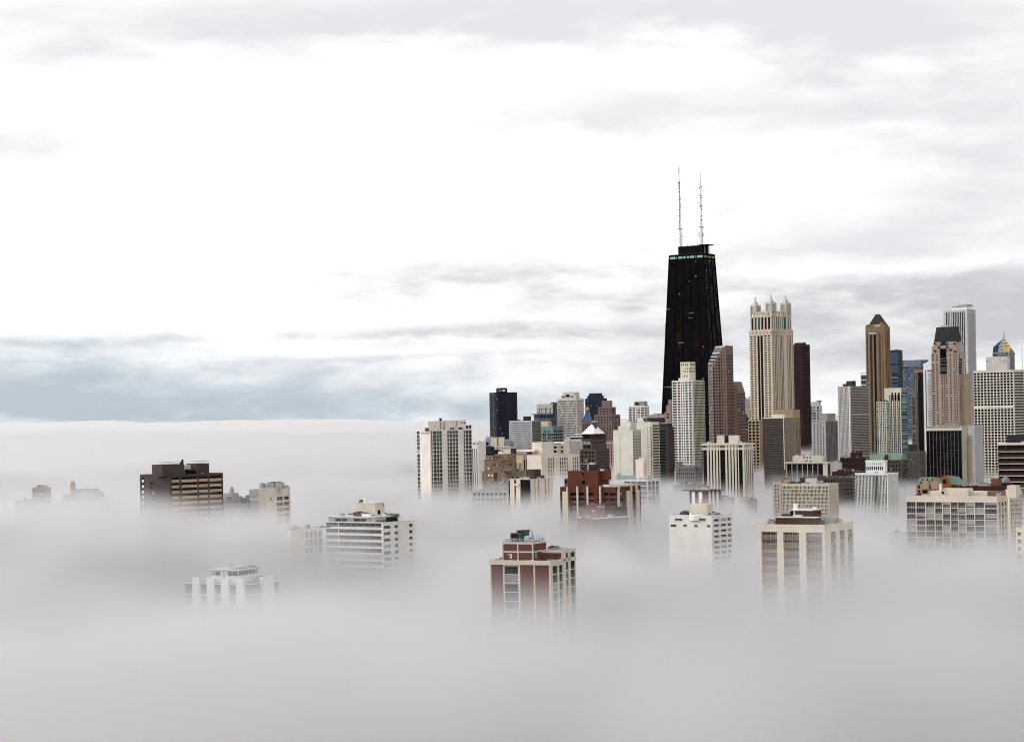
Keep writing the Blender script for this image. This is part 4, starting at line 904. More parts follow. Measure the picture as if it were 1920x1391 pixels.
for i in range(5):
    a = b.lx(1093.5 + i * 3, 795, 0); c2 = MB(); c2.cyl((a, .1, b.h - 2.6), (a, -.25, b.h - 2.6), .8, .8, rose, 10); c2.build('arch_trim', b.e)
b.done()
# --- brown building with white pyramid
b = B('hotel_tower', 'dark brown hotel topped by a white pyramid roof with a dark chimney', 2000, 32, 1087, 1117, 1142, 842, wall=M('umber_stone', (.085, .062, .052)), par=.5, roof=roofd)
b.core(); b.face('F', 's1 4*(w1.5 s1.2)', 7.5, sp=.4, top=3, g='nl'); b.face('R', 's1 7*(w.8 s1.2)', 6, sp=.45, top=3, g='kl')
um = b.wm
x = b.box('upper_storeys', 1092, 1110, 1136, 825, back=3, zb=b.h - .5, m=um); y = b.box('upper_storeys', 1091.5, 1108.5, 1136.5, 813.5, back=2.6, zb=x[5], m=M('umber_dark', (.05, .035, .03)))
b.mb('eaves_band').box(y[0] - .8, y[1] + .8, y[2] - .8, y[3] + .8, x[5] - .4, x[5] + .4, um); b.mb('eaves_band').box(1, b.W + .4, -.6, .05, b.h - 14, b.h - 13.4, M('umber_light', (.3, .26, .22)))
for i in range(2):
    for j, q in enumerate((827, 834.5)): b.win('F', 1094 + i * 7.2, 1099.5 + i * 7.2, q, q + 5.6, 3, 'c' if j == 0 else 'n', 1)
b.win('F', 1094, 1107, 815, 822, 2.6, 'kk')
for i in range(8): b.win('R', 1113 + i * 2.9, 1114.4 + i * 2.9, 828, 831, x[1], 'kl')
c = b.mb('pyramid_roof'); zt = b.z(1112, 795, b.W * .5, 9); c.frustum(y[0] - 1, b.lx(1112, 812, 2.6) + 1.5, 2.0, y[3] * .75, y[5], zt, whitep, .12)
b.mb('penthouse').box(b.lx(1112, 812, 3), y[1] - .2, 3.4, y[3] - 2, y[5] - 1, y[5] + 1.6, um); b.mb('flat_roof').box(-7, b.lx(1098, 812, 2.6), 1.6, 12, y[5] - .2, y[5] + .6, roofw)
b.box('chimney', 1110, 1116, 1118, 791, back=10, m=um, dp=3, zb=zt - 6); b.mb('chimney').box(b.lx(1109.5, 790, 10), b.lx(1116.5, 790, 10), 9.6, 13.4, b.z(1110, 791, 0, 10), b.z(1110, 789.5, 0, 10), roofw)
b.done()
b = B('office_block', 'grey block with fine close window grid and projecting white roof slab', 2450, 30, 1057, 1090, 1094, 823, wall=lgrey, par=.5)
b.core(); b.face('F', 's.3 20*(w1 s.6)', 3.6, sp=.4, top=3, g='m'); b.face('R', 's1', 4); b.mb('roof_slab').box(b.W * .25, b.W + 1, 2, b.P, b.h + 2, b.h + 3.3, roofw); b.mb('penthouse').box(b.W * .3, b.W - 1, 3, b.P - 1, b.h - .5, b.h + 2, slate); b.clutter(4, 0, b.W * .3, 2, 5, b.h - .5, whitep); b.done()
b = B('office_block', 'pink stone block with dark window slots between the brown hotel and the cream hotel', 2550, 28, 1134, 1149, 1152, 827, Dp=20, wall=M('pale_pink_stone', (.36, .24, .22)), par=.5)
b.core(); b.face('F', 's1 w1 s1 w1 s1 w1 s1', 6, sp=.25, top=5, g='k'); b.face('R', 's1', 5); b.done()
# ================================================================== RED BRICK / CREAM HOTEL / WHITE GRID GROUP
b = B('apartment_block', 'rust red brick block with slender cream piers and a tall windowless brick head', 1240, 34, 1050, 1155, 1201, 913, wall=brickr, par=.6, roof=lgrey)
b.core(r=.9)
b.face('F', 's.4 w5 s8.5 w7 s1 w9 s2 w9.5 s5 w6 s2 w5 s2 w8', 9.7, sp=.38, top=9, g='kc', mull=3, blind=.3, r=.9, spm=M('brown_brick_panel', (.11, .055, .045)))
b.face('R', 's.3 w11 s9 w6 s.5 w5 s7 w2 s.3', 9.7, sp=.3, top=9, g='kc', mull=2, blind=.2, r=.9)
for f, p, wd, z0 in (('F', 1065.3, 2.3, 912), ('F', 1084.3, 2.3, 911.5), ('F', 1103.2, 2.4, 911.5), ('F', 1127, 2.4, 911), ('R', 1159, 2.8, 911), ('R', 1183, 2, 910), ('R', 1193, 2, 909.5)):
    b.bar('pier', f, p - wd / 2, p + wd / 2, z0, 1010, 0 if f == 'F' else b.W, .9, cream2)
b.bar('end_wall', 'R', 1175, 1182, 920, 1010, b.W, .35, cream2); b.bar('end_wall', 'R', 1194.2, 1199, 918, 1010, b.W, .35, cream2); b.bar('end_wall', 'F', 1055.5, 1064, 921, 1010, 0, .3, cream2)
x = b.box('brick_head', 1064.5, 1121, 1129, 882.5, back=1.2, zb=b.h - .6, m=brickr); y = b.box('brick_head', 1126.5, 1143.5, 1146, 882.5, back=3.5, zb=b.z(1130, 897.5, 0, 3.5), m=brickr)
b.mb('brick_head').box(y[0] + .2, y[1] - 2, 4.6, y[3], b.h - .6, y[4], brickr)
for q in ((1092, 1095.5, 886, 891), (1091.5, 1097, 900.5, 907)): b.win('F', *q, 1.2, 'kk')
b.box('side_bay', 1058, 1064.4, 1064.6, 897, back=2, m=dgrey, zb=b.h - .6, dp=3); b.win('F', 1059.5, 1063, 899.5, 906, 2, 'm')
b.box('mechanical_room', 1095, 1116, 1120, 871, back=4, m=slate, zb=x[5]); b.box('mechanical_room', 1105, 1112, 1113, 867.5, back=5, m=lgrey, dp=2, zb=x[5]); b.mb('flue').cyl((b.lx(1102.5, 870, 3), 3, x[5]), (b.lx(1102.5, 870, 3), 3, x[5] + 3.9), .35, .35, lgrey)
c = MB(); u0 = b.lx(1137, 876, 6); zz = y[5]
for p, q in (((u0 + 2.4, 6, zz), (u0 + 2.4, 6, zz + 1.2)), ((u0 + 2.4, 6, zz + 1.2), (u0 + 1.2, 6, zz + 2.2)), ((u0 + 1.2, 6, zz + 2.2), (u0 - .4, 6, zz + 2.0))): c.cyl(p, q, .55, .5, black, 8)
c.build('vent_duct', b.e); b.unit(b.lx(1125, 880, 4), 4, x[5], 2, 1.5, .8, whitep)
r_ = MB(); xa = b.lx(1131, 905, 2); rail(r_, xa, b.W - .3, 1, b.P * .5, b.h, 1.2, whitep, 18); r_.build('railing', b.e)
b.mb('terrace').box(b.lx(1140, 905, 5), b.W - 1, 5, b.P - 1, b.h - .6, b.h + 1.2, M('pale_olive_render', (.50, .48, .36)))
for p in (1133, 1136, 1139): b.unit(b.lx(p, 905, 1.5), 1.5, b.h - .6, .9, .9, 1.9, whitep)
b.win('R', 1156, 1162, 912, 918, b.W + .4, 'kk'); b.done(amin=5)
b = B('apartment_block', 'low brown brick block sinking in fog before the rust red building', 1215, 42, 1092, 1134, 1176, 952, wall=M('faded_brick', (.13, .07, .06)), par=.5)
b.core(); b.face('F', 's1', 8); b.face('R', 's1', 8); b.box('penthouse', 1101, 1120, 1145, 946, back=3, zb=b.h - .5, m=_mats['faded_brick'])
c = MB()
for i in range(2): c.lathe(b.W * .45 + i * 1.6, .2, [(.5, b.h - 2.4), (.6, b.h - 1.9), (.1, b.h - 1.4)], whitep)
c.build('satellite_dish', b.e); b.mast(b.W - 1, b.P * .8, b.h, 2.6, .15, lgrey); b.done()
b = B('apartment_block', 'long flat roof edge with a pale coping barely showing through fog', 1190, 42, 1082, 1112, 1178, 972, wall=M('fog_brick', (.16, .11, .10)), par=.6, roof=lgrey)
b.core(); b.face('F', 's1', 8); b.face('R', 's1', 8); c = MB(); c.box(b.W - .2, b.W + .25, 0, b.P, b.h - .4, b.h + .15, whitep); c.build('coping', b.e)
c = MB(); c.lathe(1.2, 1.2, [(.7, b.h), (.7, b.h + .5), (.1, b.h + .9)], whitep); c.build('roof_vent', b.e); b.done()
b = B('apartment_block', 'white block with a wide square window grid and a tall blank lift tower', 1500, 40, 1169, 1213, 1236.5, 899, wall=M('bluish_white', (.62, .62, .64)), par=.5, roof=roofd)
b.core(r=.7); b.face('F', 's1 g12 s1 g12 s1 w18 s1', 9.2, sp=.16, top=2, g='m', r=.7, fm=white, mull=3); b.face('R', 's1 g5 s1 g5 s1 g5 s.8', 9.2, sp=.16, top=2, g='m', r=.7)
x = b.box('lift_tower', 1191.5, 1207, 1215, 861, back=5, m=M('pinkish_white', (.72, .62, .57)), zb=b.h - .5); b.bar('door_panel', 'R', 1206.5, 1212, 866.5, 890, x[1], .12, M('pale_salmon', (.62, .48, .42)))
b.mb('deck').box(b.lx(1156, 893, 12), x[0] - .5, 12, 20, b.h - .5, b.h + 2.2, M('teal_roof', (.22, .30, .29))); b.mb('deck').box(b.lx(1150, 893, 13), b.lx(1157, 893, 13), 13, 18, b.h - 1, b.h + 4, M('butter_wall', (.58, .50, .36)))
for i in range(3): c = MB(); c.lathe(x[0] + 2.2 + i * 1.2, 7, [(.35, x[5]), (.4, x[5] + .8), (.1, x[5] + 1.3)], whitep); c.build('roof_vent', b.e)
b.unit(x[1] + .3, 2.0, b.h - .5, .8, .8, 2, whitep); b.done(amin=5)
# --- cream hotel (two slabs)
cg = M('greenish_cream', (.55, .54, .475))
b = B('hotel', 'tall greenish cream slab hotel with a recessed bay of balconies and slit windows', 2300, 50, 1149.5, 1186, 1201.5, 806, wall=cg, par=.8)
b.core(r=.7); b.face('F', 's11 h1.6 s21.5', 5.06, sp=.7, top=9, g='kk', r=.7); b.face('R', 's.3 w14 s.6', 5.06, sp=.3, top=8, g='kc', wm=sand, spm=M('grey_balcony_front', (.22, .205, .18)), r=1.2, mull=5, z1=b.h, fm=greyc)
b.box('penthouse', 1159, 1181, 1192, 798.5, back=3, m=cg, zb=b.h - .8); b.box('penthouse', 1164, 1182, 1193, 791, back=7, m=cg, zb=b.h - .8); b.done(amin=5)
b = B('hotel', 'taller cream hotel slab with a strip of ribbon windows along its outer corner', 2340, 50, 1176, 1222, 1236, 791, wall=cg, par=.8)
b.core(r=.7); b.face('F', 's42 p1.6 s4.5 w2.6 s1', 5.3, sp=.3, top=7, g='k', r=.7); b.face('R', 's.4 w13 s.4', 5.3, sp=.38, top=4.5, g='k', wm=M('peach_cream', (.64, .56, .42)), r=.7, mull=6)
b.box('penthouse', 1195, 1206, 1212, 783.5, back=5, m=cream2, zb=b.h - .8); b.win('R', 1206.5, 1211.5, 785, 788.5, b.lx(1206, 784, 5), 'kk'); b.clutter(5, b.W * .6, b.W - 2, 3, 7, b.h - .8); b.mb('roof_slab').box(-8, 8, 6, 12, b.h, b.h + 1, dgrey); b.done(amin=5)
b = B('apartment_tower', 'white tower with broad square windows and a tapered plant room behind the cream hotel', 3500, 32, 1178.5, 1208, 1217, 760.5, wall=white, par=.5)
b.core(); b.face('F', 's.6 w5 s1.6 w4.5 s1.3 w1.6 s1.4 w4.6 s1.5 w6 s.6', 3.1, sp=.35, top=3, g='k'); b.face('R', 's1 w2 s1 w2 s1 w2 s1', 3.1, sp=.35, top=3, g='k')
c = b.mb('plant_room'); u0, u1 = b.lx(1188, 755, 3), b.lx(1207, 755, 3); zt = b.z(1190, 752.5, u0, 3); c.frustum(u0, u1, 3, 16, b.h - .5, zt, greyc, .8, .9); b.win('F', 1191, 1197.5, 755, 759, 2.8, 'kk'); b.done()
b = B('office_block', 'flat dark block with a beige roof storey between the cream hotel and black tower', 2900, 25, 1213, 1246, 1249, 783, Dp=30, wall=M('near_black_panel', (.02, .022, .03)), par=.5, roof=dgrey)
b.core(); b.face('F', 's1', 5); b.face('R', 's1', 5); b.mb('roof_storey').box(0, b.W, 0, b.P, b.h + .004, b.h + 4.2, tanp)
for i, p in enumerate((1224, 1231, 1238)): b.unit(b.lx(p, 776, 3), 3, b.h + 4.2, 3.5, 3, 1.4, (steel, dgrey, dgrey)[i])
b.unit(b.lx(1226, 785, -8), -8, b.h - 9, 1.8, 1.5, 2, whitep); b.done()
b = B('apartment_block', 'dark brown apartment block with faint balcony lines beside the cream hotel', 2250, 30, 1236, 1252, 1263, 800, wall=M('dark_umber', (.045, .034, .028)), par=.4, roof=dgrey)
b.core(); b.face('F', 'w8 s3', 5.3, sp=.25, top=6, g='kk', spm=M('umber_slab', (.07, .065, .06))); b.face('R', 's1 w1 s2 w1 s1', 5.3, sp=.5, top=6, g='k'); b.mb('penthouse').box(0, b.W * .85, 3, b.P, b.h - .4, b.h + 3.4, slate); b.mb('penthouse').box(0, b.W * .85, 2.8, b.P, b.h + 3.4, b.h + 4, lgrey)
b.bar('balcony_wing', 'R', 1253, 1263, 806, 880, b.W, 1.2, _mats['dark_umber']); b.done()
b = B('setback_tower', 'small tan stone tower with stepped top in front of the black tower', 2700, 30, 1246.5, 1257, 1262, 772, wall=M('pinkish_brown_stone', (.30, .21, .17)), par=.4)
b.core(); b.face('F', 's1.5 w3 s1.5', 5.5, sp=.4, top=2.5, g='m', mull=1); b.face('R', 's1', 5); x = b.box('upper_tier', 1249, 1257, 1262, 759.5, back=1.5, zb=b.h - .4); b.box('upper_tier', 1253, 1258, 1262, 749.5, back=3, zb=x[5]); b.done()
# --- stepped grey building in the fog
b = B('setback_block', 'fog-veiled grey stone block with small corner turrets below the white apartment tower', 1950, 25, 1267, 1303, 1317, 874, wall=M('veiled_stone', (.20, .185, .18)), par=.5)
b.core(); b.face('F', 's1 9*(w1 s1)', 7, sp=.5, top=4, g='m'); b.face('R', 's1 4*(w1 s1)', 7, sp=.5, top=4, g='m')
for q in ((1267.5, 1275, 1277, 865), (1303, 1306, 1308, 866), (1306, 1313, 1316, 871)): b.box('turret', *q, back=1, zb=b.h - .5, dp=5)
b.done()
b = B('house', 'dim stepped dark brick house deep in fog below the grey turreted block', 1700, 25, 1262, 1300, 1306, 909, Dp=20, wall=M('dim_brick', (.10, .07, .07)), par=.4)
b.core(); b.face('F', 's1', 7); b.face('R', 's1', 7); b.box('penthouse', 1276, 1284, 1286, 904, back=2, zb=b.h - .4, dp=5); b.box('penthouse', 1296, 1300, 1301, 906, back=2, zb=b.h - .4, dp=5); b.done()
# --- red and white striped block, fogged
b = B('apartment_block', 'brick block with white vertical stripes under a dark overhanging flat roof', 1400, 40, 1292.5, 1328, 1352, 920.5, wall=M('plum_brick', (.13, .055, .05)), par=.3, roof=dgrey)
b.core(r=.5)
for a, e in ((1298, 1304), (1311, 1317.5)): b.bar('white_panel', 'F', a, e, 921.5, 985, 0, .25, whitep)
for a, e in ((1329, 1332.5), (1336, 1339.5), (1343.5, 1347)): b.bar('white_panel', 'R', a, e, 920.5, 985, b.W, .25, whitep)
b.face('F', 's1', 9, r=.5); b.face('R', 's1', 9, r=.5); b.mb('roof_slab').box(-5, b.W + 1.5, -1.5, b.P + 1, b.h, b.h + .7, dgrey); b.mast(b.W - 3, 4, b.h + .7, 2.6, .3, slate, 'flue'); b.mb('roof_slab').box(3, b.W - 2, 3, b.P - 2, b.h + .7, b.h + 1.5, lgrey)
b.done(amin=5)
b = B('apartment_block', 'low brick wing with white window squares behind the striped brick block', 1430, 40, 1340, 1352, 1377, 934, wall=brickr, par=.4, roof=dgrey)
b.core(); b.face('F', 's1', 8); b.face('R', 's1 5*(w2 s1.6)', 8, sp=.55, top=2.5, g='c'); b.mb('penthouse').box(0, b.W - 2, 2, b.P - 3, b.h - .4, b.h + 1.6, dgrey); b.done(amin=4)
b = B('house', 'tiny cream fronted roof with white palings in fog under the colonnaded block', 1600, 30, 1386, 1400, 1404, 936, Dp=16, wall=M('faded_tan', (.30, .24, .2)), par=.3)
b.core(); b.face('F', '5*(s1 w1)', 7, sp=.4, g='c'); b.face('R', 's1', 7); b.done()
# ================================================================== SKYLINE
# --- the black tapered tower
b = B('black_tapered_tower', 'giant black tapering tower with two white masts on its roof', 3000, 29, 1255, 1319, 1339, 475, wall=black, par=.5, cat='skyscraper')
W_, P_, h = b.W, b.P, b.h; kx = 1 + .66; mx, my = W_ / 2, P_ / 2
def tp(x, y, z):
    s_ = 1 + .66 * (h - z) / h; return (mx + (x - mx) * s_, my + (y - my) * s_, z)
bk_ = M('black_anodised_steel', (.003, .0028, .004), .7, .3, 0, .06); bk2 = M('black_steel_member', (.0036, .0033, .0046), .8, .2, 0, .04)
c = b.wall; c.prism([tp(0, 0, 0)[:2], tp(W_, 0, 0)[:2], tp(W_, P_, 0)[:2], tp(0, P_, 0)[:2]], 0, h, bk_, slate, top=[(0, 0), (W_, 0), (W_, P_), (0, P_)])
def fq(f, s0, s1, z0, z1, o=.25):
    f0 = lambda s_, z: tp(W_ * s_, -o, z) if f == 'F' else tp(W_ + o, P_ * s_, z)
    return [f0(s0, z0), f0(s1, z0), f0(s1, z1), f0(s0, z1)]
def band(part, f, a, e, m, wd=.8, o=.5, nm=None):
    (s0, z0), (s1, z1) = a, e; L_ = W_ if f == 'F' else P_
    f0 = lambda s_, z, q: tp(W_ * s_, -q, z) if f == 'F' else tp(W_ + q, P_ * s_, z)
    p, q = f0(s0, z0, o), f0(s1, z1, o); g_ = MB(); g_.cyl(p, q, wd, wd, m, 4); g_.build(part, b.e)
for f, n in (('F', 6), ('R', 4)):
    for i in range(n): band('column', f, (i / (n - 1), 20), (i / (n - 1), h), bk2, .7)
    zz = h - 12; t_ = 54
    while zz > 30:
        z2 = zz - t_; band('cross_brace', f, (0, zz), (1, z2), bk2, .55); band('cross_brace', f, (1, zz), (0, z2), bk2, .55); band('tie_beam', f, (0, z2), (1, z2), bk2, .6); zz = z2; t_ *= 1.06
hg = M('tower_black_glass', (.0035, .003, .004), .3, .3, 0, .05); red_glow = M('painted_red_glow', (.034, .009, .004), .5, .3, 0, .05)  # reddish reflected glow is painted into chosen panes as base colour
hp = []
z = h - 8
while z > 60:
    z -= 3.45
    for f, n in (('F', 30), ('R', 13)):
        for i in range(n):
            q = random.random()
            m = litd if (f == 'F' and q < .002) or (f == 'R' and q < .012) else (gbr if f == 'R' and q < .25 else hg)
            if f == 'F' and m is hg:
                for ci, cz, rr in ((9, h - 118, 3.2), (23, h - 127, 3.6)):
                    if random.random() < exp(-((i - ci) / rr) ** 2 - ((z - cz) / 17) ** 2) * .9: m = red_glow
            hp.append((f, (i + .12) / n, (i + .88) / n, z, z + 2.0, m))
for _ in range(10):
    z = h - 8 - 3.45 * random.randint(4, 72); i0 = random.randint(0, 24)
    for i in range(random.randint(2, 6)): hp.append(('F', (i0 + i + .12) / 30, (i0 + i + .88) / 30, z, z + 1.6, litd))
rest = MB(); n = 0; rare = [p for p in hp if p[5] is litd]
for p in hp:
    if p[5] is litd and n < 100:
        q = MB(); q.poly(fq(*p[:5], .35), p[5]); q.build('lit_window', b.e); n += 1
    else: rest.poly(fq(*p[:5], .3), p[5])
rest.build('window', b.e, kind='stuff')
for f, n, m in (('F', 4, litg), ('R', 4, lity)):
    for i in range(n):
        q = MB(); q.poly(fq(f, (i + .08) / n, (i + .92) / n, h - 5.6, h - 2.6 if f == 'F' else h - 3.2, .5), m if f == 'F' else M('painted_amber_glow', (.30, .24, .13), .5)); q.build('crown_light', b.e)  # right-face panes do not emit; their amber light is painted as colour
c = b.mb('plant_room'); u0, u1 = b.lx(1271.5, 465, 6), b.lx(1316, 465, 6); zt = b.z(1290, 463, 0, 6); c.box(u0, u1, 6, P_ - 6, h, zt, bk_); b.mb('roof').box(1, W_ - 1, 1, P_ - 1, h, h + .6, slate)
b.mb('roof_platform').box(W_ - 14, W_ + 1, P_ * .35, P_ - 1, h + 12.5, h + 13.6, bk2)
for i in range(5): b.mb('roof_platform').cyl((W_ - 12 + i * 3, P_ * .4 + i, h), (W_ - 12 + i * 3, P_ * .4 + i, h + 12.5), .7, .7, (lgrey, bk2)[i % 2], 6)
for i in range(9): b.mast(u0 + 3 + i * 4, 7, zt, random.uniform(2, 4), .3, (lgrey, slate)[i % 2], 'roof_aerial')
for px_, ytop, top2, ybase in ((1275, 306, 0, 430), (1315, 318, 1, 426)):
    x = b.lx(px_ + .5, 455, P_ / 2); y = P_ / 2; zz = lambda py: b.z(px_, py, x, y)
    a = MB(); r = 2.3
    a.cyl((x, y, h), (x, y, zz(ybase)), 2.45, 2.3, whitep, 12); a.cyl((x, y, zz(ybase)), (x, y, zz(ybase) + .9), 3.6, 3.6, lgrey, 10)
    zL, zU = zz(ybase), zz(342 if not top2 else 352); nseg = 22
    for k in range(3):
        an = k * 2.094 + .4
        a.cyl((x + 1.5 * cos(an), y + 1.5 * sin(an), zL), (x + .75 * cos(an), y + .75 * sin(an), zU), .22, .2, (lgrey if not top2 else whitep), 5)
    for i in range(nseg):
        za, zb_ = zL + (zU - zL) * i / nseg, zL + (zU - zL) * (i + 1) / nseg; ra = 1.5 - .75 * i / nseg
        for k in range(3):
            an, an2 = k * 2.094 + .4, (k + 1) * 2.094 + .4; a.cyl((x + ra * cos(an), y + ra * sin(an), za), (x + ra * cos(an2), y + ra * sin(an2), zb_), .13, .13, steel, 4)
    a.cyl((x, y, zL), (x, y, zU), .62, .5, (steel if not top2 else whitep), 6)
    if top2:
        a.cyl((x, y, zz(372)), (x, y, zU), 1.0, .8, whitep, 8); a.cyl((x, y, zU), (x, y, zz(ytop)), .55, .22, M('pale_rose_paint', (.55, .42, .42)), 6); a.cyl((x, y, zz(368)), (x, y, zz(367)), 1.7, 1.7, dgrey, 8)
        for q in (438, 441, 443.5): a.box(x - 3.6, x + 3.6, y - 2, y + 2, zz(q), zz(q) + .7, steel)
        for k in range(6): a.cyl((x - 3.4 + k * 1.36, y - 2, zz(446)), (x - 3.4 + k * 1.36, y - 2, zz(436)), .15, .15, steel, 4)
    else:
        a.cyl((x, y, zU), (x, y, zz(326)), .5, .4, M('pale_rose_paint', (.55, .42, .42)), 6); a.cyl((x, y, zz(326)), (x, y, zz(314)), .75, .7, lgrey, 8); a.cyl((x, y, zz(314)), (x, y, zz(ytop)), .3, .15, whitep, 5)
        a.cyl((x, y, zz(343)), (x, y, zz(341.5)), 1.9, 1.9, slate, 8)
        for q in (346, 350, 354): a.cyl((x, y, zz(q)), (x, y, zz(q) + .8), 1.5, 1.5, dgrey, 8)
        a.cyl((x + 4.6, y, zz(450)), (x + 4.6, y, zz(437)), .3, .3, dgrey, 5); a.cyl((x + 2, y, zz(443)), (x + 4.6, y, zz(443)), .2, .2, dgrey, 4)
    for i in range(16):
        q = random.uniform(350, ybase - 4); an = random.random() * 6.28; a.box(x + 1.2 * cos(an) - .45, x + 1.2 * cos(an) + .45, y + 1.2 * sin(an) - .4, y + 1.2 * sin(an) + .4, zz(q), zz(q) + random.uniform(.8, 2.2), random.choice((dgrey, steel, slate)))
    a.build('mast', b.e, label='white mast with lattice and round base' if not top2 else 'white mast with slim pale needle')
b.done()
b = B('apartment_tower', 'slim edge of a pinkish white tower peeping out behind the black tapered tower', 3450, 30, 1246.5, 1290, 1296, 603, wall=M('blush_stone', (.50, .42, .40)), par=.6)
b.core(); b.face('F', 's.6 w3 s.8 w3 s20', 4.4, sp=.45, top=8, g='k'); b.face('R', 's1', 4); b.done()
# --- white apartment tower
b = B('apartment_tower', 'white apartment tower with stacked balconies and a windowed cream head before the black tower', 2450, 36, 1259.5, 1299, 1320.5, 713, wall=white, par=.6)
b.core(r=.7)
b.face('F', 's.8 w7.2 s1.8 w4.4 s1.3 w2.5 s1.4 w2.5 s1.4 w4.4 s1.7 w7 s.8', 5.0, sp=.34, top=1.6, g='kt', r=.7, mull=1)
b.face('R', '.5'.replace('.5', 's.5') + ' 9*(w1.6 s.5)', 5.0, sp=.3, top=1.4, g='kt', r=.7, wm=M('balcony_cream', (.52, .48, .38)), slab=(1.2, .35))
b.bar('corner_fin', 'F', 1298.2, 1299.8, 713, 880, -.02, .9, cream2)
x = b.box('tower_head', 1275.5, 1293, 1303.5, 678.5, back=5, m=M('warm_cream', (.66, .60, .50)), zb=b.h - .6); b.box('head_base', 1272, 1291.5, 1295, 708.5, back=3, m=white, zb=b.h - .6, dp=8)
for j, (y0, y1) in enumerate(((682, 686), (689.8, 692.4), (695, 697.8))):
    for i in range(4): b.win('F', 1281.3 + (i - (j == 0)) * 3.7 if j == 0 else 1281.3 + i * 3.7 - 0, 1283 + (i - (j == 0)) * 3.7 if j == 0 else 1283 + i * 3.7, y0, y1, 5)
    for i in range(5): b.win('R', 1293.8 + i * 1.9, 1294.7 + i * 1.9, y0 - .8, y1 - .2, x[1], 'm')
for a in (1281.5, 1287): b.win('F', a, a + 3.2, 704.8, 706.5, 4.9)
for i in range(8): b.mast(random.uniform(.3, b.W), .4 + i * .1, b.h, 1.6, .25, lgrey, 'roof_lamp')
b.done(amin=5)
# --- tan chamfered tower
b = B('office_tower', 'brownish pink granite tower with a slanted glazed roof cut across its top corner', 2500, 34, 1335, 1361.5, 1375, 648, wall=rose, par=.2)
W_, P_, h = b.W, b.P, b.h
xl = b.lx(1326.5, 700, 4); zl = b.z(1336, 681, 0, 0); xa = b.lx(1359, 649, 0)
c = b.wall
r = .5
back = P_ - .2
t_ = (b.lx(1338.6, 651, 8) - xa) / xl; yc = r + 5; xD, yD = xa + t_ * xl, min(r + 5 * t_, back - 1)
c.prism([(0, r), (W_ - r, r), (W_ - r, back), (xl, back), (xl, yc)], 0, zl, rose)
V = dict(A=(0, r, zl), B=(xa, r, h), C=(xl, yc, zl), D=(xD, yD, h), E=(W_ - r, r, zl), F=(W_ - r, r, h), G=(W_ - r, back, zl), I=(W_ - r, back, h), J=(xl, back, zl), K=(xD, back, h))
for q, m in (('AEFB', rose), ('EGIF', rose), ('GJKI', rose), ('JCDK', rose), ('BFIKD', roofm), ('ABDC', gm)): c.poly([V[k_] for k_ in q], m)
roofq = b.mb('slanted_glazing')
gx = M('slanted_glass_pale', (.30, .31, .33), .25, .2, 0, .5)
for i, (t0, t1, m) in enumerate(((0, .05, gx), (.06, .15, gk), (.16, .23, gx), (.24, .34, gk), (.35, .42, gx), (.43, .53, gk), (.54, .63, gx), (.64, .90, M('slanted_glass_dark', (.07, .07, .075), .25)), (.91, 1, gx))):
    def pp(t, s_):
        p = [V['A'][k_] + (V['B'][k_] - V['A'][k_]) * t for k_ in range(3)]; q = [V['C'][k_] + (V['D'][k_] - V['C'][k_]) * t for k_ in range(3)]
        e = [p[k_] + (q[k_] - p[k_]) * s_ for k_ in range(3)]; return (e[0] - .08, e[1] - .1, e[2] + .06)
    roofq.poly([pp(t0, .02), pp(t1, .02), pp(t1, .98), pp(t0, .98)], m)
ch = b.mb('chamfer_wall'); ch.prism([(-.02, r - .03), (-.02, r + .6), (xl + .4, yc + .1), (xl - .02, yc - .03)], 0, zl - .25, M('lilac_granite', (.21, .165, .165)))
for i in range(60):
    zz = h - 13 - i * 5.75 * b.k
    if zz < 20: break
    for xx, wd in ((1337, 3.6), (1343.2, 1.9), (1347.6, 3.3), (1353, 2), (1358, 1.1)):
        u0 = b.lx(xx, 760, 0); w0 = wd * b.k / cos(b.ph - .0)
        lim = zl + (h - zl) * max(0, u0 / xa) if u0 < xa else h + 3
        if zz + 2.2 < lim - 1.6: b.panes.append((u0, zz, w0, 2.1, (0, 0, r), 'kk', 0, 0, None))
    for j in range(8): b.panes.append((.7 + j * (P_ - 1) / 8, zz, 1.15, 1.9, (pi / 2, W_ - r, 0), 'k', 0, 0, None))
    if zz < zl - 3:
        for j in range(4):
            t = .15 + j * .2; ax_ = (math.atan2(-(5), -xl) , 0, 0)
            xx, yy = xl * (1 - t), r + 5 * (1 - t) - .12
            b.panes.append((0, zz, 1.2, 1.8, (math.atan2(-5.0, -xl), xl * (1 - t) - .1, r + 5 * (1 - t) - .2), 'm', 0, 0, None))
lw = b.mb('lower_wing'); u1 = b.ly(1381, 740, W_ - r); zw = b.z(1376, 722, W_, P_)
lw.prism([(W_ * .5, P_ * .6), (W_ - r, P_ * .98), (W_ + 4.6, P_ + 3.5), (W_ + 4.6, P_ + 16), (W_ * .5, P_ + 16)], 0, zw - 9, rose, roofm)
lw.prism([(W_ * .5, P_ - .19), (W_ - r, P_ - .19), (W_ + 4.6, P_ + 3.5), (W_ + 4.6, P_ + 16), (W_ * .5, P_ + 16)], zw - 9, zw + 4, rose, roofm, top=[(W_ * .5, P_ - .19), (W_ - r, P_ - .19), (W_ - r + .2, P_ + .5), (W_ - r + .2, P_ + 16), (W_ * .5, P_ + 16)])
an = math.atan2(P_ + 3.5 - P_ + .19, 5.1)
for i in range(34):
    zz = zw - 12 - i * 5.75 * b.k
    if zz < 20: break
    for j in range(4): b.panes.append((.5 + j * 1.5, zz, 1.0, 1.9, (an, W_ - r, P_ - .19), 'k', 0, 0, None))
    for j in range(7): b.panes.append((P_ + 4.2 + j * 1.7, zz, 1.1, 1.9, (pi / 2, W_ + 4.6, 0), 'k', 0, 0, None))
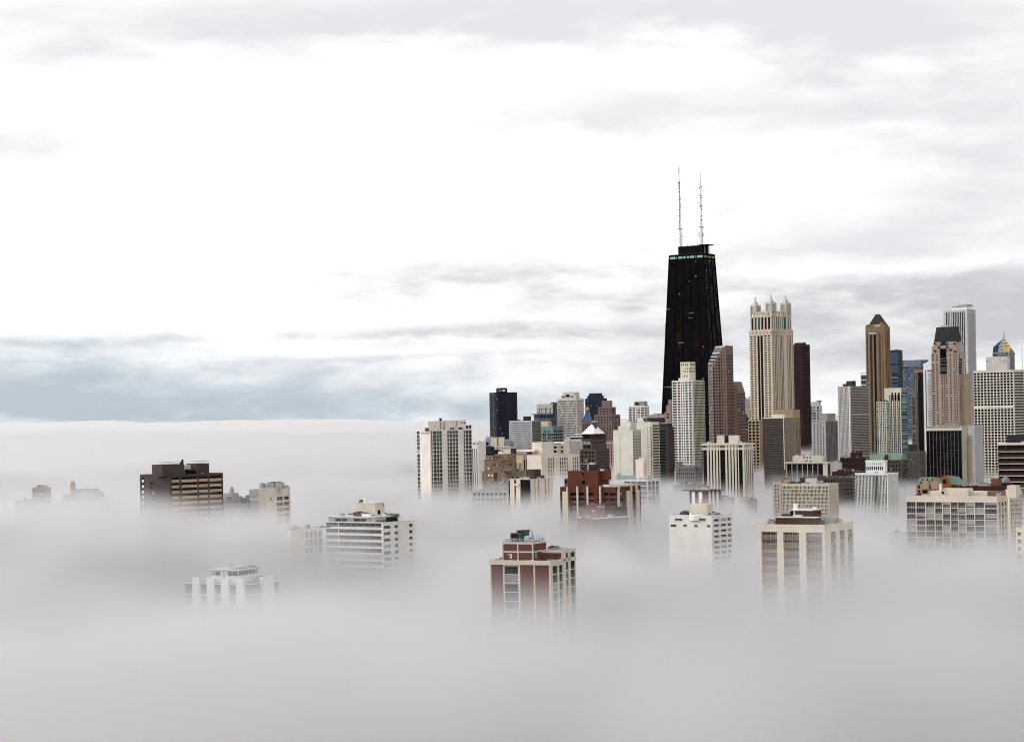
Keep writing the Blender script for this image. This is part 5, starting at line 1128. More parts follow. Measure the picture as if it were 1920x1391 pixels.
b.mast(xa + 2, 4, h, 4, .2, steel); b.unit(xa - 1, 3, h - .1, 2, 2, 1, whitep); b.mast(W_ - 3, 6, h, 3, .2, slate); b.done()
# --- twin-peaked stone tower with four lantern turrets
st = M('honey_stone', (.52, .435, .335)); std = M('honey_stone_low', (.34, .25, .16))
b = B('lantern_tower', 'tall honey stone tower crowned by lantern turrets with grey pyramid caps', 2845, 44, 1404.5, 1446.5, 1487, 618, wall=st, par=.5, cat='skyscraper')
b.core(r=.8)
b.face('F', 's1.4 w4.2 s1.8 w4.2 s2.2 d4 s1.1 d4.2 s2.2 w4.4 s1.8 w4.4 s2.4', 4.45, sp=.46, top=9.5, g='kk', r=.8)
b.face('R', 's1 q1.7 s1.5 d1.3 s1.2 d1.3 s1.5 q1.7 s1.4 d1.2 s1 d1.2 s1 d1.2 s5.8 q1.8 s1.2 d1.3 s1 d1.3 s1.4 q1.8 s.6', 4.45, sp=.5, top=9.5, g='kk', r=.8)
def stage(part, ins, z0, z1, colsF, colsR, g, band):
    W_, P_ = b.W, b.P; m = b.mb(part); m.box(ins + .5, W_ - ins - .5, ins + .5, P_ - ins - .5, z0, z1, st)
    for z in (z0, z1 - band): m.box(ins - .15, W_ - ins + .15, ins - .15, ins + .45, z, z + band, st); m.box(W_ - ins - .45, W_ - ins + .15, ins + .45, P_ - ins, z, z + band, st)
    for f, cs in (('F', colsF), ('R', colsR)):
        cs = expand(cs); tot = sum(w for _, w in cs); L_ = (W_ if f == 'F' else P_) - 2 * ins; x = ins
        for kd, wd in cs:
            dx = L_ * wd / tot
            if kd == 's':
                if f == 'F': m.box(x, x + dx, ins, ins + .5, z0 + band, z1 - band, st)
                else: m.box(W_ - ins - .5, W_ - ins, max(x, ins + .5), x + dx, z0 + band, z1 - band, st)
            else: b.panes.append((x, z0 + band, dx, z1 - z0 - 2 * band, (0, 0, ins + .5) if f == 'F' else (pi / 2, W_ - ins - .5, 0), g, 0, 0, None))
            x += dx
z0 = b.h; k = b.k; cF, cR = 's1.4 d3 s1.7 d3.2 s1.7 d3.2 s1.7 d3.2 s1.7 d3.2 s1.7 d3.4 s1.6', 's1 2*(d1.2 s1.4) s1 d1.2 s1.4 d1.2 s1.4 d1.2 s1.4 d1.2 s1.4 d3.4 s3 d1.2 s1.4 d1.2 s1.2'
stage('belt_storey', 0.03, z0 - 9.5 * k, z0 - .5, cF, cR, 't', 1.0)
z1 = z0 + 26 * k; stage('upper_stage', 1.4, z0 - .5, z1, cF, cR, 't', 1.3)
z2 = z1 + 8 * k; m = b.mb('arcade'); W_, P_ = b.W, b.P
for i in range(8):
    x = 1.6 + i * (W_ - 3.2 - 1.6) / 7; m.box(x, x + 1.5, 1.5, 2.9, z1, z2 - 1, st); m.box(x, x + 1.5, P_ - 2.9, P_ - 1.5, z1, z2 - 1, st); y = 1.6 + i * (P_ - 4.8) / 7
    if 0 < i < 7: m.box(W_ - 2.9, W_ - 1.5, y, y + 1.5, z1, z2 - 1, st); m.box(1.5, 2.9, y, y + 1.5, z1, z2 - 1, st)
m.box(1.45, W_ - 1.45, 1.45, 3, z2 - 1, z2 + .6, st); m.box(1.45, W_ - 1.45, P_ - 3, P_ - 1.45, z2 - 1, z2 + .6, st); m.box(W_ - 3, W_ - 1.45, 3, P_ - 3, z2 - 1, z2 + .6, st); m.box(1.45, 3, 3, P_ - 3, z2 - 1, z2 + .6, st)
capm = M('pale_lead_cap', (.42, .41, .44), .6); gp2 = M('lantern_glass', (.30, .35, .37), .3)
tw = 10.6
for tx, ty, dz in ((1.2, 1.2, 0), (W_ - tw - 1.2, 1.2, 2.0), (W_ - tw - 1.2, P_ - tw - 1.2, 2.0), (1.2, P_ - tw - 1.2, 0)):
    q = MB(); zb, zt = z2 - 1.5 if dz == 0 else z1 + .2, z2 + 12.5 * k + dz
    for ax_, ay_ in ((0, 0), (tw - 2.2, 0), (0, tw - 2.2), (tw - 2.2, tw - 2.2)): q.box(tx + ax_, tx + ax_ + 2.2, ty + ay_, ty + ay_ + 2.2, zb, zt + 1.2, st)
    q.box(tx + .9, tx + tw - .9, ty + .9, ty + tw - .9, zb, zt - .02, gp2); q.box(tx + .25, tx + tw - .25, ty + .25, ty + tw - .25, zt - 1.4, zt, st); q.box(tx + .25, tx + tw - .25, ty + .25, ty + tw - .25, z2 - .6, z2 + 1.0, st)
    q.frustum(tx + 1.0, tx + tw - 1.0, ty + 1.0, ty + tw - 1.0, zt, zt + 1.0, capm, .97)
    q.frustum(tx + 1.6, tx + tw - 1.6, ty + 1.6, ty + tw - 1.6, zt + 1.0, zt + 8.0, capm, .16); cx_, cy_ = tx + tw / 2, ty + tw / 2
    q.box(cx_ - .75, cx_ + .75, cy_ - .75, cy_ + .75, zt + 7.6, zt + 10.4, lgrey); q.frustum(cx_ - .9, cx_ + .9, cy_ - .9, cy_ + .9, zt + 10.4, zt + 12.6, capm, .1); q.cyl((cx_, cy_, zt + 12), (cx_, cy_, zt + 14.2), .14, .08, steel, 5)
    q.build('lantern_turret', b.e)
b.done()
b = B('podium_block', 'lower honey stone block with a ribbed brown crown at the lantern tower foot', 2740, 34, 1452, 1487, 1500, 768, wall=M('ochre_podium', (.36, .27, .18)), par=.5)
b.core(r=.6); b.face('F', 's1', 5, r=.6); b.face('R', 's1 w1.3 s1.6 d1 s1 d1 s1.4 w1.3 s.6', 4.5, sp=.4, top=15, g='k', r=.6)
for i in range(12): b.bar('rib', 'F', 1459 + i * 2.45, 1460 + i * 2.45, 769.5, 779, 0, .4, tan_)
for i in range(6): b.bar('rib', 'R', 1488 + i * 2.1, 1489 + i * 2.1, 768.5, 778, b.W, .4, tan_)
b.mb('cornice').box(-.5, b.W + .5, -.5, 0, b.h - 9.2, b.h - 8.2, sand); b.done()
b = B('podium_block', 'lower honey stone wing with large dark square windows at the base of the lantern tower', 2750, 34, 1402, 1424, 1430, 787, wall=std, par=.5)
b.core(r=.6); b.face('F', 's1 w4 s1.6 w4 s1.6 w4 s1.4', 6.1, sp=.3, top=2, g='kk', r=.6); b.face('R', 's1', 6, r=.6); b.bar('corner_turret', 'F', 1403, 1408.5, 769, 782, 3, 3, std); b.done()
# --- dark maroon tower
b = B('office_tower', 'near-black maroon tower rising straight behind the lantern tower', 3500, 38, 1484, 1505, 1518.5, 646, wall=M('maroon_granite', (.028, .012, .012)), par=.5, roof=slate)
b.core(); b.face('F', '12*(s.7 w1)', 4.2, sp=.45, top=4, g='kk'); b.face('R', '9*(s.6 w1)', 4.2, sp=.4, top=4, g='kk', spm=M('maroon_spandrel', (.055, .028, .027))); b.box('plant_room', 1489, 1505, 1511, 642.5, back=4, zb=b.h - .5, m=_mats['maroon_granite']); b.clutter(5, 2, b.W, 5, 14, b.h + 2, slate); b.done()
# --- bronze glass slab
b = B('office_slab', 'bronze glass slab with a pale mullioned edge and a tan flank wall', 2200, 36, 1431, 1470.5, 1487.5, 783, wall=M('taupe_panel', (.21, .175, .135)), par=.4, roof=lgrey)
b.core(); b.face('F', 's.4 30*(w1.4 s.3) s.3', 4.6, sp=.32, top=1.4, g='b', spm=M('bronze_spandrel', (.085, .07, .06)), wm=M('bronze_mullion', (.13, .115, .10))); b.face('R', '24*(w1.2 s1)', 3.5, sp=.5, top=1.4, g='b', spm=M('taupe_light', (.26, .215, .165)), wm=_mats['taupe_light'])
b.mb('roof_edge').box(-.3, b.W + .2, -.3, .1, b.h - .6, b.h + .5, cream2); b.bar('corner_fin', 'F', 1469.8, 1471, 783, 880, 0, .5, cream2); b.box('penthouse', 1446, 1469, 1473, 776.5, back=6, m=cream2, zb=b.h - .4); b.done()
# --- colonnaded cream block
b = B('apartment_block', 'cream block with clustered full-height piers and an open attic colonnade', 1800, 27, 1316, 1396.5, 1414, 831, wall=cream2, par=.3)
W_, P_, h = b.W, b.P, b.h; k = b.k
c = b.wall; c.box(.8, W_ - .8, .8, P_, 0, h - 11 * k, black); c.box(2.5, W_ - 2.5, 2.5, P_ - 1, h - 11 * k, h - 4, roofd)
b.panes.append((0.8, 14, W_ - 1.6, h - 11 * k - 14, (0, 0, .79), 'kk', 0, 0, None)); b.panes.append((0.8, 14, P_ - 1.6, h - 11 * k - 14, (pi / 2, W_ - .79, 0), 'kk', 0, 0, None))
for z0, z1, o in ((h - 1.4, h, .6), (h - 12 * k, h - 8 * k, .15)):
    c.box(-o, W_ + o, -o, 1, z0, z1, cream2); c.box(W_ - 1, W_ + o, 1, P_, z0, z1, cream2); c.box(-o, 1, 1, P_, z0, z1, cream2)
b.mb('roof').box(-.4, W_ + .4, -.4, P_, h + .004, h + .3, cream2)
for a in (1328.2, 1333.9, 1339.7, 1345.3, 1350.4, 1362.5, 1368.6, 1374.4, 1380.2, 1385.3, 1395):
    w0 = 3.4 if a not in (1350.4, 1385.3) else 1.7; b.bar('pier', 'F', a - w0 / 2, a + w0 / 2, h and 832.5, 955, 0.1, .35, cream2)
for a in (1397.6, 1401, 1404.4, 1407.8, 1411.2): b.bar('pier', 'R', a, a + 1.9, 832.5, 955, W_ - .1, .35, cream2)
for i in range(26):
    z = h - 13 * k - 3.1 * i
    if z > 20: b.mb('floor_line').box(.7, W_ - .7, .6, .78, z - .3, z, M('floor_line_dark', (.03, .028, .025)))
b.box('penthouse', 1344, 1357, 1360, 816, back=6, m=cream2, zb=h); b.box('penthouse', 1366, 1383, 1387, 816, back=6, m=cream2, zb=h); b.box('penthouse', 1357.1, 1365.9, 1366.5, 816.5, back=8, m=slate, zb=h, dp=5); b.mast(b.lx(1357.5, 815, 7), 7, h + 5, 3.6, .25, lgrey)
for p in (1320, 1340, 1357, 1390): b.unit(b.lx(p, 838, 1.2), 1.2, h - 8 * k, 2.6, 1.2, 1.5, dgrey)
b.done()
# --- black block with white mullions
b = B('office_block', 'low black glass block with slim white mullions and a cream plant storey', 1900, 25, 1474.5, 1551, 1558, 866, wall=cream2, par=.4)
b.core(r=.5); b.face('F', 's.8 w9.3 s.8 w9.3 s.8 w9.3 s.8 w9.3 s.8 w9.3 s.8 w9.3 s.8 w9.3 s8.5', 7, sp=.1, top=2.4, g='kk', r=.5, spm=slate); b.face('R', 's.4 w6 s1', 7, sp=.12, top=2.4, g='kk', r=.5, spm=slate)
b.mb('cornice').box(-.8, b.W + .6, -.9, -.02, b.h - 1, b.h + .2, cream2); x = b.box('plant_storey', 1486, 1541, 1545, 854.5, back=5, m=cream2, zb=b.h - .4)
for i in range(3): b.win('F', 1506.5 + i * 6, 1508.7 + i * 6, 856, 859, 5, 'kk')
b.win('F', 1511, 1515, 862.6, 864, 5, 'kk'); b.clutter(6, x[0], x[1] - 3, 7, 11, x[5]); b.done()
b = B('office_block', 'plain pale grey wall block adjoining the black mullioned block', 1930, 25, 1556, 1574, 1579, 866.5, wall=lgrey, par=.4); b.core(); b.face('F', 's1', 6); b.face('R', 's1', 6); b.done()
# --- white ribbed block
b = B('office_block', 'bright white office block with close vertical ribs and a dark central stripe', 1500, 26, 1604, 1664, 1684, 887, wall=whitep, par=.6, roof=roofd)
b.core(r=.6); b.face('F', 's.3 12*(w1.25 s.55) 4*(d1.5 s.2) 6*(w1.25 s.55) s.6', 6.6, sp=.14, top=3, g='k', r=.6, spm=lgrey, fm=white); b.face('R', 's1', 7, r=.6, wm=M('pale_flank', (.60, .57, .55)))
for i in range(9): b.mb('balcony').box(-1.6, -.02, 1, 3.5, b.h - 6 - i * 6.6 * b.k, b.h - 4.6 - i * 6.6 * b.k, greyc)
b.mb('cornice').box(-.4, b.W + .4, -.5, -.02, b.h - 1.1, b.h + .1, whitep); b.mb('cornice').box(b.W - .02, b.W + .4, -.02, b.P, b.h - 1.1, b.h + .1, whitep)
x = b.box('penthouse', 1623, 1659, 1663.5, 866, back=5, m=whitep, zb=b.h - .6); b.mb('penthouse').box(x[0] - .2, x[1] + .2, 4.7, x[3], x[5], x[5] + 1.2, whitep)
for i in range(9): b.win('F', 1624.5 + i * 3.6, 1626.7 + i * 3.6, 874.5, 881, 5, 'k'); b.win('F', 1625 + i * 3.6, 1626 + i * 3.6, 868, 871.5, 5, 'm')
b.done(amin=5)
# --- cream grid block + wing
b = B('apartment_block', 'cream block covered by a dense fine window grid with small roof hut', 1250, 26, 1466.5, 1554, 1572, 907, wall=M('ivory_grid', (.58, .53, .42)), par=.6)
b.core(r=.35); b.face('F', 's.5 34*(w1.15 s.45) s.5', 7.0, sp=.30, top=2.4, g='c', r=.35, spm=M('ivory_spandrel', (.52, .48, .39))); b.face('R', 's1', 7, r=.35, wm=M('buff_flank', (.50, .43, .35)))
for i in range(8): b.mb('string_course').box(b.W, b.W + .15, 0, b.P, b.h - 3 - i * 7 * b.k * 1.1, b.h - 2.7 - i * 7 * b.k * 1.1, M('string_cream', (.60, .50, .38)))
b.box('penthouse', 1510, 1530, 1533, 896.5, back=4, m=cream2, zb=b.h - .6); b.unit(b.lx(1493, 900, 3), 3, b.h - .6, 2.5, 2, 1.6, M('teal_box', (.06, .10, .10))); b.mast(b.lx(1484.5, 900, 1), 1, b.h, 3.6, .12, slate); b.box('penthouse', 1470, 1480, 1481, 899, back=6, m=tanp, zb=b.h - .6, dp=4); b.done(amin=5)
b = B('apartment_block', 'buff wing in thin fog at the side of the finely gridded cream block', 1290, 26, 1448.5, 1464, 1466, 903, Dp=18, wall=M('buff_wall', (.46, .38, .32)), par=.5); b.core(); b.face('F', 's2 w1 s1.2 w1 s2', 7, sp=.5, top=4, g='m'); b.face('R', 's1', 7); b.done(amin=5)
# --- grey tower pair
b = B('office_tower', 'grey tower with white piers and small square windows under a blank grey roof box', 2700, 44, 1521.5, 1547.5, 1571, 789, wall=M('mauve_grey', (.24, .225, .22)), par=.5)
b.core(); b.face('F', 's2 w1.6 s2.2 w1.6 s1.4 w1.6 s1.4 w1.6 s1.6', 3.8, sp=.42, top=2, g='k', wm=M('light_mauve_grey', (.36, .345, .35))); b.face('R', '10*(s1 w1)', 3.8, sp=.4, top=3, g='k', wm=M('painted_shade_grey', (.17, .15, .145))); b.box('roof_box', 1535, 1551, 1566.5, 775, back=6, m=M('taupe_box', (.27, .24, .22)), zb=b.h - .5); b.done()  # the right face's shade is painted in as a darker grey
b = B('office_tower', 'distant white and glass tower with stepped roof behind the grey tower', 3700, 30, 1518, 1537, 1541, 760, wall=lgrey, par=.5)
b.core(); b.face('F', 's.5 w5 s.8 w5 s2 w5 s1', 5, sp=.25, top=2, g='s', mull=3); b.face('R', 's1', 5); b.box('plant_room', 1521, 1535, 1539, 753, back=4, m=lgrey, zb=b.h - .5); b.mb('plant_room').box(b.W * .55, b.W * .85, 5, 12, b.h + 6, b.h + 9, slateb); b.done()
# --- white/grey slab tower
b = B('office_tower', 'pale tower whose narrow face shows dotted windows beside a wide blank ribbed grey face', 2500, 56, 1570.5, 1594, 1629, 724, wall=M('putty_concrete', (.34, .32, .30)), par=.4, roof=dgrey)
b.core(); b.face('F', 's1 9*(w1 s.7)', 3.75, sp=.38, top=1.5, g='k', wm=M('putty_light', (.42, .41, .40)), z1=b.h); b.face('R', 's.4 w30 s.5', 3.0, sp=.55, top=1.4, g='m', spm=M('putty_band', (.30, .265, .235)), z1=b.h)
b.bar('corner_fin', 'F', 1593.3, 1594.4, 724, 880, 0, .6, whitep); b.box('plant_room', 1586.5, 1598, 1604.5, 714, back=5, m=slate, zb=b.h - .4); b.box('plant_room', 1580, 1589, 1592, 719.5, back=4, m=slate, zb=b.h - .4); b.done()
# --- ochre tower with dark pyramid roof
b = B('apartment_tower', 'ochre stone tower with a dark truncated pyramid roof and small spikes', 3200, 30, 1622.5, 1658.5, 1668.5, 612, wall=ochre, par=.5)
b.core(r=.7); b.face('F', 's1 w1.6 s2.4 d2.6 s1.8 d2.6 s3 w2.6 s1.6 w1 s2', 4.3, sp=.45, top=12, g='k', r=.7); b.face('R', 's1 w1.3 s.8 w1.3 s.8 w1.3 s1', 4.3, sp=.4, top=6, g='r', r=.7, wm=M('umber_shaft', (.24, .135, .075)))
W_, P_, h, k = b.W, b.P, b.h, b.k
x = b.box('upper_tier', 1625, 1655, 1665.5, 607.5, back=2.2, zb=h - .5, m=ochre); q = b.mb('pyramid_roof'); zt = b.z(1640, 590, 10, 10); q.frustum(x[0] + 2.5, x[1] - 1, 4.5, x[3] - 2, x[5], zt, slate, .26)
for i in range(3): b.mast(W_ / 2 - 2.6 + i * 2.8, P_ / 2, zt, 5, .3, lgrey, 'roof_spike')
for xx in (0.2, W_ - 3.4): b.mb('corner_block').box(xx, xx + 3.2, .2, 3.4, h, h + 3.2, ochre)
b.mb('corner_block').box(x[1] - 5, x[1] + .3, 2, 7, x[5], x[5] + 3, ochre)
b.bar('balcony_band', 'F', 1629, 1643, 624, 627.5, 0, .9, M('teal_balcony', (.32, .42, .42))); b.bar('pale_panel', 'F', 1640, 1651, 609, 614, 2.2, .15, sand); b.bar('brown_wing', 'R', 1669, 1671.5, 700, 860, W_, 2, _mats['umber_shaft']); b.done()
# --- blue glass behind
b = B('office_tower', 'dark blue glass tower with balcony-fringed edge behind the ochre tower', 3800, 35, 1665, 1683, 1692, 656, wall=M('blue_slate_panel', (.03, .045, .06)), par=.5, roof=dgrey)
b.core(); b.face('F', 's.2 w20 s.4', 3.5, sp=.32, top=1, g='s', mull=0); b.face('R', 's.5 w5 s.2 w4 s.2', 3.5, sp=.3, top=1, g='n', slab=(1.2, .4), slm=greyc)
b.clutter(5, 3, b.W, 3, 10, b.h - .5, lgrey); b.done()
b = B('office_tower', 'broad blue curtain-walled tower with a mullioned grey top storey', 4200, 30, 1690, 1727, 1741, 674.5, wall=M('steel_blue_panel', (.10, .13, .19)), par=.5, roof=lgrey)
b.core(); b.face('F', 's.2 9*(w4 s.12)', 3.9, sp=.4, top=13, g='s', spm=M('steel_blue_band', (.13, .16, .23))); b.face('R', 's.2 4*(w4 s.12)', 3.9, sp=.4, top=13, g='n', spm=_mats['steel_blue_panel'])
for i in range(10): b.mb('top_fin').box(b.W * (i + .4) / 10, b.W * (i + .4) / 10 + .7, -.5, 0, b.h - 12, b.h, lgrey)
b.done()
b = B('office_tower', 'narrow glass block in a white frame peeping out beside the ochre tower', 3600, 25, 1613, 1630, 1633, 697, wall=whitep, par=.5)
b.core(); b.face('F', 's1.2 w14 s1', 9, sp=.14, top=6, g='tk'); b.face('R', 's1', 9); b.done()
# --- cream / teal striped pair
b = B('apartment_tower', 'slim tower of cream vertical strips and teal glass under a blank cream parapet', 2400, 28, 1658, 1689.5, 1701, 727, wall=cream2, par=.3)
b.core(r=.5); b.face('F', 's.5 s4.6 s.9 2*(w1.7 s.4 w1.7 s1.4) w1.7 s.4 w1.7 s1.2 w.6', 5.0, sp=.34, top=13, g='kt', r=.5, spm=M('pale_teal_panel', (.30, .36, .34))); b.face('R', 's.2 w8 s.3', 5.0, sp=.22, top=8, g='l', r=.5, z1=b.h - .3, wm=M('brown_grey_panel', (.20, .175, .165)), spm=gl)
for i in range(3): b.win('F', 1671.3 + i * 6.3, 1674.5 + i * 6.3, 736, 751, -.04, 'm')
for j in range(3): b.mb('balcony_slab').box(b.W, b.W + 3, 2, 5, b.h - 8 - j * 9, b.h - 7.3 - j * 9, whitep)
b.done()
b = B('apartment_tower', 'lower teal glass shoulder tower with cream strips joined to the taller striped tower', 2385, 28, 1643, 1664, 1668, 753, wall=cream2, par=.4, roof=greenp)
b.core(r=.5); b.face('F', 's.3 w2.4 s1.1 w1.6 s.5 w1.6 s1.1 w1.6 s.5 w1.6 s1.1 w1.8', 5.0, sp=.36, top=1.6, g='l', r=.5, spm=M('pale_teal_panel', (.3, .36, .34)), z1=b.h); b.face('R', 's.3 w3 s.3', 5, sp=.3, top=1.6, g='l', r=.5); b.clutter(6, 2, b.W - 2, 2, 6, b.h - .4, greenp); b.done()
# --- tan and dark glass tower
b = B('office_tower', 'tan framed tower with a dark teal glass centre and red roof line', 3000, 30, 1713, 1737, 1745, 691, wall=M('tan_frame', (.26, .185, .13)), par=.4)
b.core(); b.face('F', 's.4 w1.4 s.6 w1.4 s1 d7 s1 w1.4 s.6 w1.4 s.3', 4, sp=.35, top=6, g='tk', spm=M('painted_tan_shade', (.16, .12, .09))); b.face('R', 's1 w2 s1 w2 s1', 4, sp=.35, top=4, g='k'); b.mb('red_band').box(-.3, b.W + .3, -.4, -.02, b.h - 1.2, b.h - .2, brickr); b.mb('red_band').box(-.3, b.W * .5, -.4, -.02, b.h - 13, b.h - 12, brickr); b.done()  # spandrels take a darker tan, with shadow painted into the colour
b = B('apartment_tower', 'lower dark tan tower with stacked windows in front of the tan framed tower', 2700, 30, 1708.5, 1717, 1721, 738, wall=M('olive_brown_frame', (.15, .12, .09)), par=.4)
b.core(); b.face('F', 's.8 w2.6 s.8', 4.4, sp=.35, top=2, g='t', mull=1); b.face('R', 's1 w1 s1', 4.4, sp=.4, g='t'); b.mb('hip_roof').frustum(0, b.W, 0, b.P, b.h, b.h + 5, dgrey, .4); b.done()
b = B('apartment_tower', 'white tower fringed with stacked scalloped balconies beside the mansard tower', 2980, 26, 1731, 1747, 1754, 681, wall=whitep, par=.4)
b.core(); b.face('F', 's2 d1.2 s1.2 w5 s.5', 3.9, sp=.4, top=12, g='kk', slab=(.1, .2)); b.face('R', 's1', 4)
u0, u1 = b.lx(1738.5, 720), b.W
for i in range(50):
    z = b.h - 14 - i * 3.9 * b.k
    if z < 25: break
    q = b.mb('balcony'); q.box(u0, u1 - 2, -1.5, 0, z, z + 1.1, whitep); q.cyl((u1 - 2, -.2, z), (u1 - 2, -.2, z + 1.1), 2.2, 2.2, whitep, 10)
b.mb('roof_wing').prism([(b.W * .2, 0), (b.W, 0), (b.W, 6), (b.W * .2, 6)], b.h, b.h + 2, whitep, top=[(b.W * .4, 2), (b.W * 1.1, 0), (b.W * 1.1, 6), (b.W * .4, 6)]); b.done()
# --- mansard tower
b = B('hotel_tower', 'pink beige stone tower with a black mansard roof and deep dark window slot', 2950, 30, 1746, 1796, 1807, 660, wall=tanp, par=.4, cat='skyscraper')
b.core(r=.7); b.face('F', 's.6 w2.4 s2 w1.8 s3.5 w1.6 s.8 w1.6 s.8 w1.6 s3 w1.6 s2.6 w1.4 s.8 w1.4 s1.2', 4.5, sp=.5, top=3, g='m', r=.7); b.face('R', 's2 w2 s1.6 d4 s2', 4.5, sp=.5, top=3, g='k', r=.7)
W_, P_, h, k = b.W, b.P, b.h, b.k
x = b.box('upper_tier', 1746.8, 1793, 1803, 647, back=1.2, zb=h - .4, m=tanp); y = b.box('upper_tier', 1750.5, 1791.5, 1800, 640, back=2.4, zb=x[5], m=tanp)
q = b.mb('mansard_roof'); zt = b.z(1775, 613, W_ / 2, 4); q.frustum(y[0] + .3, y[1] + 2.5, 2.6, y[3], y[5], zt, slate, .80); q.box(y[0] + 8, y[1] - 14, 8, 14, zt - 1, zt + 2.2, steel)
b.win('F', 1762.5, 1774, 654, 672, -.02, 'kk')
for i in range(5): b.win('F', 1763, 1775, 673 + i * 6, 676.5 + i * 6, -.02, 'kk' if i != 3 else 'l'); b.bar('balcony', 'F', 1762.5, 1775.5, 676.5 + i * 6, 678.5 + i * 6, 0, .8, dgrey)
for p, yy in ((1752, 644.5), (1789, 644.5), (1760, 651), (1775, 651), (1753, 658), (1782, 656), (1791, 659)):
    q = MB(); xx = b.lx(p, yy, 0); zz = b.z(p, yy, xx, 0); q.lathe(xx, .2, [(1.6, zz - 1.2), (1.6, zz + .2), (.8, zz + 1.4), (.1, zz + 1.8)], slate, 10); q.build('dormer', b.e)
q = MB(); xx = b.lx(1770, 643, 2); q.cyl((xx, 2.3, y[5] - 4.5), (xx, 1.6, y[5] - 4.5), 6.2, 6.2, slate, 20); q.build('arched_gable', b.e)
for i in range(3): b.win('F', 1764 + i * 4.6, 1767 + i * 4.6, 641.5, 645, 1.3, 'l')
for i in range(6): b.win('R', 1798.2, 1803.5, 672 + i * 5, 676 + i * 5, b.W + .02, 'kk')
b.mb('side_wing').box(W_, W_ + 5, P_ * .5, P_ + 8, 0, b.z(1810, 700, W_, P_), M('sand_flank', (.36, .27, .18))); b.done()
# --- tall striped white tower
b = B('office_tower', 'very tall pale grey tower with straight dark stripes on its broad face', 4685, 33, 1768.5, 1813, 1829, 580, wall=M('pale_granite', (.46, .455, .47)), par=.6, cat='skyscraper')
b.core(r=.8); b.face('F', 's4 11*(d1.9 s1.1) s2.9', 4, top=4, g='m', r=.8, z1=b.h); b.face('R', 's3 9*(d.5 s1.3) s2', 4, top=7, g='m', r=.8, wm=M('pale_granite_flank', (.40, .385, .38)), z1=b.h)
q = b.mb('roof_drum'); q.box(b.W * .3, b.W * .95, 5, b.P - 8, b.h - .6, b.h + 6, whitep); b.mb('roof_rail').box(b.W * .3, b.W, 3, b.P - 6, b.h + 7.5, b.h + 9, lgrey); b.mb('roof_rail').box(b.W * .62, b.W * .98, 8, b.P - 12, b.h + 9, b.h + 10.5, dgrey)
for i in range(4): b.mb('roof_rail').cyl((b.W * (.35 + .18 * i), 4, b.h + 5), (b.W * (.35 + .18 * i), 4, b.h + 8), .5, .5, lgrey, 6)
b.mast(b.W * .55, 12, b.h + 10, 7, .5, slate); b.done()
# --- diamond topped tower
b = B('office_tower', 'glass tower with a faceted diamond top and bright gold slope', 4800, 30, 1861, 1887, 1902.5, 660, wall=slateb, par=.2, cat='skyscraper')
W_, P_, h, k = b.W, b.P, b.h, b.k; b.core()
b.face('F', '6*(s1 w1)', 4, sp=.4, g='n'); b.face('R', '5*(s1 w1)', 4, sp=.4, g='n')
za = b.z(1881, 633, W_ / 2, P_ / 2); A_ = (W_ * .55, P_ / 2, za); C4 = [(0, 0, h), (W_, 0, h), (W_, P_, h), (0, P_, h)]
mid = (h + za) / 2 + 4; q = b.mb('diamond_top')
fl_ = M('diamond_blue', (.16, .21, .29), .35, .2, 0, .5); gf = M('bright_gold_slope', (.95, .66, .22), .3, .1, 0, .6); dk = M('diamond_dark_rib', (.02, .025, .035), .5)  # one facet takes a plain bright gold base colour
L0, R0 = (-2, P_ * .2, mid - 8), (W_ + 3, P_ * .4, mid - 10)
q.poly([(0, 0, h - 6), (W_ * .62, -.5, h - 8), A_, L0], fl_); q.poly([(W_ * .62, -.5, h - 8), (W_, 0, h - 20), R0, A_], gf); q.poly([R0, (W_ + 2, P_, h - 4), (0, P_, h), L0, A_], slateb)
q.poly([(0, P_, h), (0, 0, h - 6), L0], slateb); q.poly([(W_, 0, h - 20), (W_ + 2, P_, h - 4), R0], slateb)
rb_ = b.mb('rib'); lp = lambda p, r, t: tuple(a + (c - a) * t for a, c in zip(p, r))
for i in range(12):
    t = i / 13 + .03
    p, r = lp((W_ * .62, -.5, h - 8), A_, t), (lp((W_, 0, h - 20), R0, min(1, t * 2)) if t < .5 else lp(R0, A_, (t - .5) * 2)); zz = p[2]; 
    rr = (r[0], r[1], r[2]); rb_.cyl((p[0], p[1] - .5, p[2]), (rr[0], rr[1] - .5, rr[2]), .75, .75, dk, 4)
    if t < .8:
        p2 = lp((0, 0, h - 6), L0, min(1, t * 1.6)) if t < .62 else lp(L0, A_, (t - .62) * 2.6); r2 = lp(p2, p, .55); rb_.cyl((p2[0], p2[1] - .5, p2[2]), (r2[0], r2[1] - .7, r2[2]), .9, .9, dk, 4)
q = MB(); q.cyl((A_[0], A_[1], za - 2), (A_[0], A_[1], b.z(1880, 619, W_ / 2, P_ / 2)), 1.1, .3, slate, 8); q.build('spire', b.e); b.done()
